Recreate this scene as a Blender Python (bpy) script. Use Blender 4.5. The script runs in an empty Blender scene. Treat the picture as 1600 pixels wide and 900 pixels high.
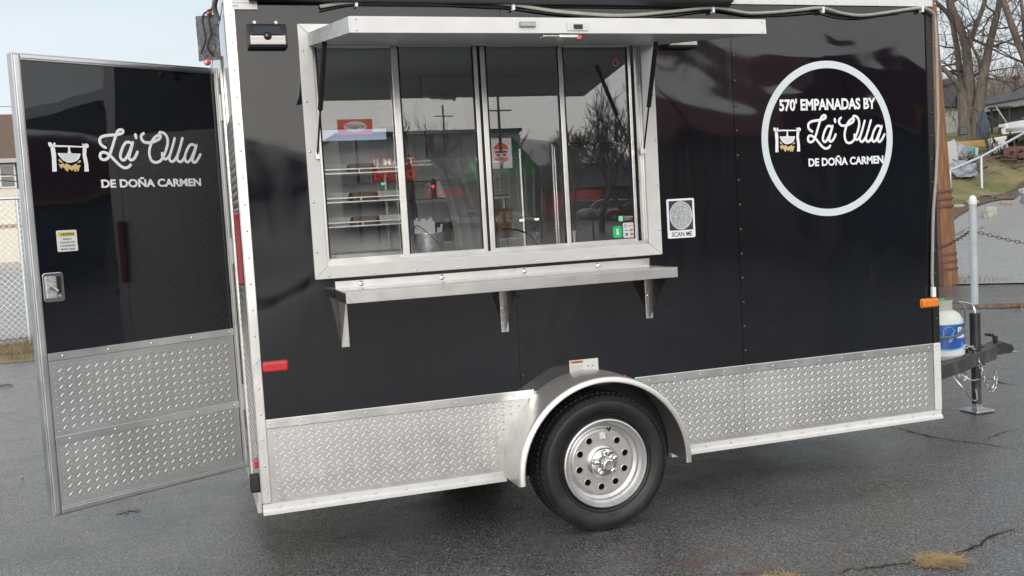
import bpy, bmesh, math, random
from mathutils import Vector, Matrix
from mathutils import noise as mnoise
import numpy as np
random.seed(7)
sc = bpy.context.scene
COL = sc.collection
R = math.radians
pi = math.pi

# ------------------------------------------------------------------ camera
FPX = 1553.9
CX, CY, CZ = -0.24206, -4.46353, 1.51688
YAW, PITCH, ROLL = 0.31548, 0.07376, -0.05661
def basis():
    cy, sy, cp, sp = math.cos(YAW), math.sin(YAW), math.cos(PITCH), math.sin(PITCH)
    f = Vector((sy*cp, cy*cp, -sp)); r = Vector((cy, -sy, 0)); u = r.cross(f)
    cr, sr = math.cos(ROLL), math.sin(ROLL)
    return cr*r + sr*u, -sr*r + cr*u, f
BR, BU, BF = basis()
cam = bpy.data.cameras.new('camera')
cam_o = bpy.data.objects.new('camera', cam); COL.objects.link(cam_o)
m = Matrix((BR, BU, -BF)).transposed().to_4x4(); m.translation = Vector((CX, CY, CZ))
cam_o.matrix_world = m
cam.sensor_width = 36; cam.lens = FPX/1600*36; cam.clip_end = 3000; cam.clip_start = 0.05
sc.camera = cam_o

# ------------------------------------------------------------------ sky, sun, exposure
SUN_EL, SUN_AZ = R(13), R(196)      # azimuth clockwise from +y: the low sun is behind the photographer
sdir = Vector((math.sin(SUN_AZ)*math.cos(SUN_EL), math.cos(SUN_AZ)*math.cos(SUN_EL), math.sin(SUN_EL)))
w = bpy.data.worlds.new('World'); sc.world = w; w.use_nodes = True
nt = w.node_tree; N = nt.nodes; L = nt.links
bg = N['Background']
sky = N.new('ShaderNodeTexSky'); sky.sky_type = 'NISHITA'; sky.sun_disc = False
sky.sun_elevation = SUN_EL; sky.sun_rotation = SUN_AZ; sky.air_density = 1.0; sky.dust_density = 2.5; sky.ozone_density = 1.2
tc = N.new('ShaderNodeTexCoord')
# thin, even overcast veil laid over the clear sky: brighter and warmer towards the sun, soft cloud structure
dot = N.new('ShaderNodeVectorMath'); dot.operation = 'DOT_PRODUCT'; dot.inputs[1].default_value = sdir
L.new(tc.outputs['Generated'], dot.inputs[0])
mr = N.new('ShaderNodeMapRange'); mr.inputs[1].default_value = -1; mr.inputs[2].default_value = 1
L.new(dot.outputs['Value'], mr.inputs[0])
veil = N.new('ShaderNodeValToRGB'); L.new(mr.outputs[0], veil.inputs[0])
veil.color_ramp.elements[0].position = 0.0; veil.color_ramp.elements[0].color = (4.1, 4.7, 5.05, 1)
veil.color_ramp.elements[1].position = 1.0; veil.color_ramp.elements[1].color = (16.4, 16.2, 16.0, 1)
e = veil.color_ramp.elements.new(0.5); e.color = (6.7, 7.1, 7.4, 1)
e = veil.color_ramp.elements.new(0.8); e.color = (11.0, 11.0, 11.0, 1)
nz = N.new('ShaderNodeTexNoise'); nz.inputs['Scale'].default_value = 2.2; nz.inputs['Detail'].default_value = 5
mp = N.new('ShaderNodeMapping'); mp.inputs['Scale'].default_value = (1, 1, 3.5)
L.new(tc.outputs['Generated'], mp.inputs[0]); L.new(mp.outputs[0], nz.inputs['Vector'])
cr = N.new('ShaderNodeMapRange'); cr.inputs[1].default_value = .3; cr.inputs[2].default_value = .7; cr.inputs[3].default_value = .9; cr.inputs[4].default_value = 1.08
L.new(nz.outputs['Fac'], cr.inputs[0])
mul = N.new('ShaderNodeVectorMath'); mul.operation = 'SCALE'
L.new(veil.outputs[0], mul.inputs[0]); L.new(cr.outputs[0], mul.inputs['Scale'])
mix = N.new('ShaderNodeMix'); mix.data_type = 'RGBA'; mix.inputs[0].default_value = .86
L.new(sky.outputs[0], mix.inputs[6]); sx_ = N.new('ShaderNodeSeparateXYZ'); L.new(tc.outputs['Generated'], sx_.inputs[0])
ab = N.new('ShaderNodeMath'); ab.operation = 'ABSOLUTE'; L.new(sx_.outputs[2], ab.inputs[0])
hz = N.new('ShaderNodeMapRange'); hz.interpolation_type = 'SMOOTHSTEP'; hz.inputs[1].default_value = 0; hz.inputs[2].default_value = .38; hz.inputs[3].default_value = 1; hz.inputs[4].default_value = 0
L.new(ab.outputs[0], hz.inputs[0])
hm_ = N.new('ShaderNodeMix'); hm_.data_type = 'RGBA'; hm_.blend_type = 'ADD'; hm_.inputs[7].default_value = (2.0, 1.9, 1.8, 1); L.new(hz.outputs[0], hm_.inputs[0]); L.new(mul.outputs[0], hm_.inputs[6])
L.new(hm_.outputs[2], mix.inputs[7])
L.new(mix.outputs[2], bg.inputs[0]); bg.inputs[1].default_value = 0.10
sun = bpy.data.lights.new('sun', 'SUN'); sun.energy = 0.5; sun.angle = R(22); sun.color = (1, .96, .92)
sun_o = bpy.data.objects.new('sun', sun); COL.objects.link(sun_o)
sun_o.rotation_euler = (-sdir).to_track_quat('-Z', 'Y').to_euler()
sc.view_settings.view_transform = 'Standard'; sc.view_settings.look = 'None'
sc.view_settings.exposure = 0.58; sc.view_settings.gamma = 1.0; sc.view_settings.use_curve_mapping = False
sc.cycles.max_bounces = 10; sc.cycles.transparent_max_bounces = 16; sc.cycles.glossy_bounces = 6
sc.cycles.caustics_reflective = False; sc.cycles.caustics_refractive = False

# ------------------------------------------------------------------ materials
def mat(name, col, rough=.5, metal=0, ior=1.5, coat=0, vary=0, vscale=3., bump=0, bscale=40., rvary=0, wave=0, wscale=1.5, emit=None, estr=0, sheen=None, stretch=None):
    m = bpy.data.materials.new(name); m.use_nodes = True
    n = m.node_tree.nodes; l = m.node_tree.links; b = n['Principled BSDF']
    b.inputs['Base Color'].default_value = (*col, 1); b.inputs['Roughness'].default_value = rough
    b.inputs['Metallic'].default_value = metal; b.inputs['IOR'].default_value = ior
    if coat: b.inputs['Coat Weight'].default_value = coat; b.inputs['Coat Roughness'].default_value = .03
    t = n.new('ShaderNodeTexCoord'); src = t.outputs['Object']
    if stretch:
        mm = n.new('ShaderNodeMapping'); mm.inputs['Scale'].default_value = stretch
        l.new(src, mm.inputs[0]); src = mm.outputs[0]
    if vary:
        z = n.new('ShaderNodeTexNoise'); z.inputs['Scale'].default_value = vscale; z.inputs['Detail'].default_value = 6
        l.new(src, z.inputs['Vector'])
        r = n.new('ShaderNodeMapRange'); r.inputs[1].default_value = .25; r.inputs[2].default_value = .75
        r.inputs[3].default_value = 1-vary; r.inputs[4].default_value = 1+vary; l.new(z.outputs['Fac'], r.inputs[0])
        s = n.new('ShaderNodeVectorMath'); s.operation = 'SCALE'; s.inputs[0].default_value = col
        l.new(r.outputs[0], s.inputs['Scale']); l.new(s.outputs[0], b.inputs['Base Color'])
        if rvary:
            r2 = n.new('ShaderNodeMapRange'); r2.inputs[1].default_value = .3; r2.inputs[2].default_value = .7
            r2.inputs[3].default_value = max(.02, rough-rvary); r2.inputs[4].default_value = rough+rvary
            l.new(z.outputs['Fac'], r2.inputs[0]); l.new(r2.outputs[0], b.inputs['Roughness'])
    nrm = None
    if wave:
        z = n.new('ShaderNodeTexNoise'); z.inputs['Scale'].default_value = wscale; z.inputs['Detail'].default_value = 1.6
        z.inputs['Distortion'].default_value = .9; z.inputs['Roughness'].default_value = .35
        l.new(src, z.inputs['Vector'])
        bp = n.new('ShaderNodeBump'); bp.inputs['Strength'].default_value = 1; bp.inputs['Distance'].default_value = wave
        l.new(z.outputs['Fac'], bp.inputs['Height']); nrm = bp
    if bump:
        z = n.new('ShaderNodeTexNoise'); z.inputs['Scale'].default_value = bscale; z.inputs['Detail'].default_value = 4
        l.new(src, z.inputs['Vector'])
        bp = n.new('ShaderNodeBump'); bp.inputs['Strength'].default_value = 1; bp.inputs['Distance'].default_value = bump
        l.new(z.outputs['Fac'], bp.inputs['Height'])
        if nrm: l.new(nrm.outputs[0], bp.inputs['Normal'])
        nrm = bp
    if nrm:
        l.new(nrm.outputs[0], b.inputs['Normal'])
        if coat: l.new(nrm.outputs[0], b.inputs['Coat Normal'])
    if emit: b.inputs['Emission Color'].default_value = (*emit, 1); b.inputs['Emission Strength'].default_value = estr
    return m

M = {}
M['black'] = mat('black_gloss_aluminium', (.0055, .0068, .0100), .045, ior=1.58, wave=.021, wscale=1.15)
M['blackdoor'] = mat('black_gloss_door_skin', (.0055, .0068, .0100), .045, ior=1.58, wave=.010, wscale=1.3)
M['tread'] = mat('tread_plate_aluminium', (.56, .565, .56), .46, metal=.85, vary=.06, vscale=3.2, rvary=.07, bump=.0004, bscale=300)
M['treadup'] = mat('worn_tread_relief', (.76, .76, .75), .38, metal=.9)
M['rivetblack'] = mat('gloss_black_rivet', (.03, .03, .032), .14)
M['fender'] = mat('fender_aluminium', (.68, .67, .65), .36, metal=.8, vary=.06, vscale=5, rvary=.06)
M['alu'] = mat('mill_aluminium', (.74, .74, .73), .33, metal=1, vary=.07, vscale=7, rvary=.06, bump=.0003, bscale=90)
M['alud'] = mat('weathered_aluminium', (.50, .51, .52), .34, metal=1, vary=.14, vscale=9, rvary=.08, bump=.0005, bscale=60)
M['galv'] = mat('galvanised_steel', (.55, .58, .60), .42, metal=.75, vary=.3, vscale=45, rvary=.1)
M['steel'] = mat('brushed_stainless', (.68, .67, .66), .30, metal=.95, vary=.05, vscale=8, rvary=.05)
M['whiteal'] = mat('white_painted_trim', (.68, .68, .67), .22, ior=1.5, vary=.05, vscale=12, rvary=.06)
M['chrome'] = mat('chrome', (.68, .68, .68), .14, metal=1)
M['rim'] = mat('silver_wheel_paint', (.60, .60, .60), .36, metal=.7, vary=.05, vscale=20)
M['rubber'] = mat('tyre_rubber', (.012, .012, .013), .5, vary=.35, vscale=18, bump=.0006, bscale=160)
M['blackplast'] = mat('black_plastic', (.014, .015, .016), .35)
M['blackpaint'] = mat('black_frame_paint', (.022, .022, .023), .42, vary=.3, vscale=12, bump=.0004, bscale=120)
M['dark'] = mat('dark_gap', (.008, .008, .009), .6)
M['vinyl'] = mat('white_vinyl', (.86, .88, .90), .4)
M['vinylg'] = mat('pale_grey_vinyl', (.66, .72, .75), .4)
M['gold'] = mat('gold_vinyl', (.62, .47, .22), .45)
M['paper'] = mat('sticker_white', (.72, .72, .70), .35)
M['yellow'] = mat('sticker_yellow', (.62, .55, .08), .4)
M['orange'] = mat('sticker_orange', (.7, .26, .06), .4)
M['ink'] = mat('printing_ink', (.03, .03, .035), .5)
M['inkg'] = mat('grey_printing', (.25, .26, .28), .5)
M['red_lens'] = mat('red_lens', (.62, .012, .02), .12, coat=1)
M['red_dark'] = mat('dark_red_lens', (.30, .012, .018), .15, coat=1)
M['amber'] = mat('amber_lens', (.80, .22, .02), .12, coat=1)
M['green'] = mat('green_sticker', (.02, .50, .15), .35)
M['cash'] = mat('light_green_print', (.25, .7, .4), .35)
M['blue'] = mat('tank_label_blue', (.03, .10, .38), .3)
M['lightblue'] = mat('tank_label_light_blue', (.22, .48, .75), .3)
M['tankw'] = mat('white_tank_paint', (.62, .66, .62), .3, vary=.06, vscale=10)
M['inwall'] = mat('white_interior_panel', (.86, .87, .86), .35, vary=.04)
M['foam'] = mat('white_foam', (.88, .88, .87), .6)
M['cable'] = mat('grey_white_cable', (.33, .32, .29), .5, vary=.15, vscale=30)
M['wire'] = mat('black_cable', (.015, .015, .015), .5)
M['hose'] = mat('gas_hose', (.10, .12, .12), .4)
M['brass'] = mat('brass', (.55, .42, .18), .3, metal=1)
M['pinkred'] = mat('pink_red_print', (.55, .20, .22), .4)
M['mcred'] = mat('card_logo_red', (.65, .10, .05), .4)
M['cardblue'] = mat('card_logo_blue', (.05, .16, .45), .4)
M['wood'] = mat('utility_pole_wood', (.21, .105, .052), .8, vary=.45, vscale=5, bump=.01, bscale=8, stretch=(6, 6, .5))
M['brownsteel'] = mat('brown_painted_steel', (.115, .05, .042), .55, vary=.2)
M['postpaint'] = mat('pale_grey_post_paint', (.42, .47, .49), .5, vary=.12, vscale=12)
M['rust'] = mat('rusty_chain', (.10, .07, .05), .7)
M['bark'] = mat('grey_bark', (.16, .135, .112), .9, vary=.4, vscale=4, bump=.02, bscale=12, stretch=(3, 3, .6))
M['twig'] = mat('twig_bark', (.115, .085, .075), .9, vary=.3, vscale=2)
M['brush'] = mat('far_brush', (.22, .18, .155), .95, vary=.3, vscale=.5)  # paler than the near twigs: distance haze put into the colour
M['grass'] = None
M['beige'] = mat('cream_siding', (.70, .66, .55), .8, vary=.04)
M['brownroof'] = mat('brown_shingles', (.13, .085, .06), .9, vary=.3, vscale=14)
M['shutter'] = mat('dark_shutter', (.05, .05, .06), .6)
M['winwhite'] = mat('white_window_frame', (.7, .7, .7), .5)
M['winpane'] = mat('window_pane', (.10, .12, .14), .08)
M['greywall'] = mat('dark_grey_siding', (.075, .078, .085), .75, vary=.1)
M['greyroof'] = mat('grey_shingles', (.085, .09, .10), .9, vary=.3, vscale=10)
M['fascia'] = mat('white_fascia', (.42, .42, .40), .5)
M['rock'] = mat('pale_limestone', (.38, .38, .34), .9, vary=.2, vscale=6, bump=.01, bscale=14)
M['rockbrown'] = mat('tan_stone', (.34, .24, .16), .9, vary=.2, vscale=6)
M['teal'] = mat('teal_plastic', (.07, .28, .30), .5)
M['ochre'] = mat('ochre_board', (.36, .22, .07), .7, vary=.2)
M['tarp'] = mat('silver_tarp', (.28, .31, .35), .4, vary=.2)
M['carwhite'] = mat('white_car_paint', (.66, .66, .66), .2, coat=.6)
M['carred'] = mat('red_car_paint', (.30, .02, .02), .2, coat=.6)
M['carblue'] = mat('blue_car_paint', (.02, .06, .20), .2, coat=.6)
M['cargrey'] = mat('dark_grey_car_paint', (.04, .045, .05), .2, coat=.6)
M['headlamp'] = mat('lit_headlight', (.9, .85, .7), .3, emit=(1, .86, .6), estr=8)
M['headoff'] = mat('clear_headlight', (.6, .6, .6), .1)
M['signred'] = mat('red_sign_face', (.42, .03, .03), .35, emit=(.8, .05, .04), estr=.25)
M['litwhite'] = mat('lit_white_sign', (.8, .8, .78), .4, emit=(1, .97, .9), estr=.9)
M['signorange'] = mat('orange_sign_face', (.78, .12, .05), .35, emit=(1, .16, .07), estr=.8)
M['white'] = mat('white_sign_paint', (.75, .75, .73), .4)
M['greenpaint'] = mat('green_metal_cladding', (.04, .36, .10), .5)
M['concrete'] = mat('grey_panel_cladding', (.78, .76, .72), .8, vary=.10, vscale=.6)
M['maroon'] = mat('maroon_cladding', (.24, .035, .045), .5)
M['goldband'] = mat('yellow_band', (.5, .27, .04), .5)
M['storewall'] = mat('tan_store_wall', (.16, .13, .11), .8)
M['straw'] = mat('dry_straw', (.42, .30, .15), .9, vary=.3, vscale=30)
M['crack'] = mat('asphalt_crack', (.012, .011, .010), .9)
M['greenlamp'] = mat('green_signal', (.0, .5, .3), .3, emit=(.05, 1, .6), estr=4)
M['redlamp'] = mat('red_signal', (.5, .0, .0), .3, emit=(1, .05, .03), estr=4)
M['bluegrey'] = mat('display_light_panel', (.42, .46, .58), .4, emit=(.62, .72, 1), estr=.25)
M['cardboard'] = mat('cardboard', (.30, .20, .12), .8)

def dirty_paint(m):     # faint dust film and vertical drip marks
    n = m.node_tree.nodes; l = m.node_tree.links; b = n['Principled BSDF']; t = n.new('ShaderNodeTexCoord')
    mp_ = n.new('ShaderNodeMapping'); mp_.inputs['Scale'].default_value = (22, 22, 1.1); l.new(t.outputs['Object'], mp_.inputs[0])
    a = n.new('ShaderNodeTexNoise'); a.inputs['Scale'].default_value = 1; a.inputs['Detail'].default_value = 4; l.new(mp_.outputs[0], a.inputs['Vector'])
    c = n.new('ShaderNodeTexNoise'); c.inputs['Scale'].default_value = 2.2; c.inputs['Detail'].default_value = 7; l.new(t.outputs['Object'], c.inputs['Vector'])
    mu = n.new('ShaderNodeMath'); mu.operation = 'MULTIPLY'
    def rg_(src, *v):
        q = n.new('ShaderNodeMapRange'); l.new(src, q.inputs[0])
        for i, x in enumerate(v): q.inputs[i+1].default_value = x
        return q.outputs[0]
    l.new(rg_(a.outputs['Fac'], .45, .75, .15, 1), mu.inputs[0]); l.new(rg_(c.outputs['Fac'], .4, .7, 0, 1), mu.inputs[1])
    vo = n.new('ShaderNodeTexVoronoi'); vo.inputs['Scale'].default_value = 26; l.new(t.outputs['Object'], vo.inputs['Vector'])
    sp_ = rg_(vo.outputs['Distance'], .035, .05, .8, 0)
    sc_ = n.new('ShaderNodeSeparateColor'); l.new(vo.outputs['Color'], sc_.inputs[0]); m2 = n.new('ShaderNodeMath'); m2.operation = 'MULTIPLY'; l.new(sp_, m2.inputs[0]); l.new(rg_(sc_.outputs[0], .80, .81, 0, 1), m2.inputs[1])
    ad = n.new('ShaderNodeMath'); ad.operation = 'ADD'; ad.use_clamp = True; l.new(mu.outputs[0], ad.inputs[0]); l.new(m2.outputs[0], ad.inputs[1])
    x = n.new('ShaderNodeMix'); x.data_type = 'RGBA'; x.inputs[6].default_value = b.inputs['Base Color'].default_value; x.inputs[7].default_value = (.013, .014, .016, 1)
    l.new(ad.outputs[0], x.inputs[0]); l.new(x.outputs[2], b.inputs['Base Color'])
    l.new(rg_(mu.outputs[0], 0, 1, .035, .16), b.inputs['Roughness'])
dirty_paint(M['black']); dirty_paint(M['blackdoor'])

def glass(name, tint, ior):
    m = bpy.data.materials.new(name); m.use_nodes = True
    n = m.node_tree.nodes; l = m.node_tree.links; n.clear()
    o = n.new('ShaderNodeOutputMaterial'); tr = n.new('ShaderNodeBsdfTransparent'); tr.inputs[0].default_value = (*tint, 1)
    g = n.new('ShaderNodeBsdfGlossy'); g.inputs['Roughness'].default_value = .004
    f = n.new('ShaderNodeFresnel'); f.inputs['IOR'].default_value = ior
    z = n.new('ShaderNodeTexNoise'); z.inputs['Scale'].default_value = 1.6; z.inputs['Detail'].default_value = 0
    t = n.new('ShaderNodeTexCoord'); l.new(t.outputs['Object'], z.inputs['Vector'])
    b = n.new('ShaderNodeBump'); b.inputs['Distance'].default_value = .0006; l.new(z.outputs['Fac'], b.inputs['Height']); l.new(b.outputs[0], g.inputs['Normal'])
    x = n.new('ShaderNodeMixShader'); l.new(f.outputs[0], x.inputs[0]); l.new(tr.outputs[0], x.inputs[1]); l.new(g.outputs[0], x.inputs[2])
    l.new(x.outputs[0], o.inputs[0])
    return m
M['glass'] = glass('tinted_window_glass', (.985, .995, 1), 1.9)
def road_grime(m, top, amount):     # dried splash, densest near the ground
    n = m.node_tree.nodes; l = m.node_tree.links; b = n['Principled BSDF']; t = n.new('ShaderNodeTexCoord')
    sp = n.new('ShaderNodeSeparateXYZ'); l.new(t.outputs['Object'], sp.inputs[0])
    h = n.new('ShaderNodeMapRange'); l.new(sp.outputs[2], h.inputs[0])
    for i, v in enumerate((top, .27, 0, 1)): h.inputs[i+1].default_value = v
    z = n.new('ShaderNodeTexNoise'); z.inputs['Scale'].default_value = 7; z.inputs['Detail'].default_value = 9; z.inputs['Roughness'].default_value = .7; l.new(t.outputs['Object'], z.inputs['Vector'])
    q = n.new('ShaderNodeMapRange'); l.new(z.outputs['Fac'], q.inputs[0])
    for i, v in enumerate((.46, .66, .04, 1)): q.inputs[i+1].default_value = v
    mu = n.new('ShaderNodeMath'); mu.operation = 'MULTIPLY'; l.new(h.outputs[0], mu.inputs[0]); l.new(q.outputs[0], mu.inputs[1])
    m2 = n.new('ShaderNodeMath'); m2.operation = 'MULTIPLY'; m2.inputs[1].default_value = amount; l.new(mu.outputs[0], m2.inputs[0])
    x = n.new('ShaderNodeMix'); x.data_type = 'RGBA'; l.new(m2.outputs[0], x.inputs[0])
    if b.inputs['Base Color'].links: l.new(b.inputs['Base Color'].links[0].from_socket, x.inputs[6])
    else: x.inputs[6].default_value = b.inputs['Base Color'].default_value
    x.inputs[7].default_value = (.16, .145, .125, 1); l.new(x.outputs[2], b.inputs['Base Color'])
    me_ = n.new('ShaderNodeMapRange'); l.new(m2.outputs[0], me_.inputs[0])
    for i, v in enumerate((0, 1, b.inputs['Metallic'].default_value, 0)): me_.inputs[i+1].default_value = v
    l.new(me_.outputs[0], b.inputs['Metallic'])
for k_, a_ in (('tread', .5), ('treadup', .25), ('fender', .6), ('rim', .5), ('rubber', .12), ('blackpaint', .6)): road_grime(M[k_], .62, a_)
M['case_glass'] = glass('display_case_glass', (.85, .9, .9), 1.5)

def asphalt(name, base, light, wet, stain=False):
    m = bpy.data.materials.new(name); m.use_nodes = True
    n = m.node_tree.nodes; l = m.node_tree.links; b = n['Principled BSDF']
    t = n.new('ShaderNodeTexCoord'); P = t.outputs['Object']
    def noise(s, d=4):
        z = n.new('ShaderNodeTexNoise'); z.inputs['Scale'].default_value = s; z.inputs['Detail'].default_value = d; l.new(P, z.inputs['Vector']); return z
    def mixc(fac, a, bcol):
        x = n.new('ShaderNodeMix'); x.data_type = 'RGBA'; l.new(fac, x.inputs[0])
        if isinstance(a, tuple): x.inputs[6].default_value = (*a, 1)
        else: l.new(a, x.inputs[6])
        if isinstance(bcol, tuple): x.inputs[7].default_value = (*bcol, 1)
        else: l.new(bcol, x.inputs[7])
        return x.outputs[2]
    def rng(src, a, bb, c, d):
        r = n.new('ShaderNodeMapRange'); l.new(src, r.inputs[0])
        for i, v in enumerate((a, bb, c, d)): r.inputs[i+1].default_value = v
        return r.outputs[0]
    big = noise(.35, 5); mid = noise(2.3, 6)
    c = mixc(rng(big.outputs['Fac'], .35, .65, 0, 1), base, light)
    dark = tuple(v*.62 for v in base)
    c = mixc(rng(mid.outputs['Fac'], .55, .75, 0, .6), c, dark)
    v = n.new('ShaderNodeTexVoronoi'); v.inputs['Scale'].default_value = 110; l.new(P, v.inputs['Vector'])
    v2 = n.new('ShaderNodeTexVoronoi'); v2.inputs['Scale'].default_value = 130; l.new(P, v2.inputs['Vector'])
    sep = n.new('ShaderNodeSeparateColor'); l.new(v.outputs['Color'], sep.inputs[0])
    c = mixc(rng(sep.outputs[0], .2, 1, 0, .8), c, tuple(v_*.25 for v_ in base))
    c = mixc(rng(sep.outputs[1], .80, .97, 0, .6), c, tuple(v_*3.6 for v_ in base))
    grain = noise(105, 2); c = mixc(rng(grain.outputs['Fac'], .52, .62, 0, .65), c, tuple(v_*2.6 for v_ in base)); c = mixc(rng(grain.outputs['Fac'], .47, .38, 0, .7), c, tuple(v_*.3 for v_ in base))
    fine = noise(38, 6); c = mixc(rng(fine.outputs['Fac'], .5, .7, 0, .5), c, tuple(v_*1.9 for v_ in (base[0]*1.06, base[1], base[2]*.93)))
    sep2 = n.new('ShaderNodeSeparateColor'); l.new(v2.outputs['Color'], sep2.inputs[0])
    c = mixc(rng(sep2.outputs[0], .965, .97, 0, .6), c, (.30, .28, .24))
    if stain:
        g = n.new('ShaderNodeVectorMath'); g.operation = 'DISTANCE'; g.inputs[1].default_value = (1.75, -1.15, 0); l.new(P, g.inputs[0])
        zz = noise(5, 4); ad = n.new('ShaderNodeMath'); ad.operation = 'MULTIPLY'
        l.new(rng(g.outputs['Value'], .75, .15, 0, 1), ad.inputs[0]); l.new(rng(zz.outputs['Fac'], .48, .7, 0, .75), ad.inputs[1])
        c = mixc(ad.outputs[0], c, (.14, .055, .035))
    l.new(c, b.inputs['Base Color'])
    l.new(rng(mid.outputs['Fac'], .3, .7, wet-.10, wet+.13), b.inputs['Roughness'])
    b.inputs['Specular IOR Level'].default_value = .70
    bp = n.new('ShaderNodeBump'); bp.inputs['Distance'].default_value = .0022; bp.inputs['Strength'].default_value = .9; l.new(v.outputs['Distance'], bp.inputs['Height'])
    bp2 = n.new('ShaderNodeBump'); bp2.inputs['Distance'].default_value = .02; l.new(mid.outputs['Fac'], bp2.inputs['Height']); l.new(bp.outputs[0], bp2.inputs['Normal'])
    l.new(bp2.outputs[0], b.inputs['Normal'])
    return m
M['asphalt'] = asphalt('wet_asphalt', (.080, .079, .080), (.114, .114, .116), .20, True)
M['road'] = asphalt('worn_road_asphalt', (.21, .21, .205), (.26, .26, .25), .55)

def grassmat(name, a, b_, c_):
    m = bpy.data.materials.new(name); m.use_nodes = True
    n = m.node_tree.nodes; l = m.node_tree.links; b = n['Principled BSDF']; b.inputs['Roughness'].default_value = .95
    t = n.new('ShaderNodeTexCoord')
    z = n.new('ShaderNodeTexNoise'); z.inputs['Scale'].default_value = .55; z.inputs['Detail'].default_value = 8; z.inputs['Roughness'].default_value = .65; l.new(t.outputs['Object'], z.inputs['Vector'])
    r = n.new('ShaderNodeValToRGB'); l.new(z.outputs['Fac'], r.inputs[0])
    r.color_ramp.elements[0].position = .33; r.color_ramp.elements[0].color = (*a, 1)
    r.color_ramp.elements[1].position = .68; r.color_ramp.elements[1].color = (*c_, 1)
    e = r.color_ramp.elements.new(.5); e.color = (*b_, 1)
    l.new(r.outputs[0], b.inputs['Base Color'])
    bp = n.new('ShaderNodeBump'); bp.inputs['Distance'].default_value = .15
    z2 = n.new('ShaderNodeTexNoise'); z2.inputs['Scale'].default_value = 6; z2.inputs['Detail'].default_value = 6; l.new(t.outputs['Object'], z2.inputs['Vector'])
    l.new(z2.outputs['Fac'], bp.inputs['Height']); l.new(bp.outputs[0], b.inputs['Normal'])
    return m
M['grass'] = grassmat('lawn_grass', (.10, .12, .045), (.19, .175, .075), (.28, .22, .13))
M['mulch'] = grassmat('leaf_litter', (.09, .055, .04), (.13, .08, .055), (.18, .12, .08))
M['drygrass'] = grassmat('dry_verge', (.16, .11, .06), (.24, .18, .10), (.11, .12, .045))

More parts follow.
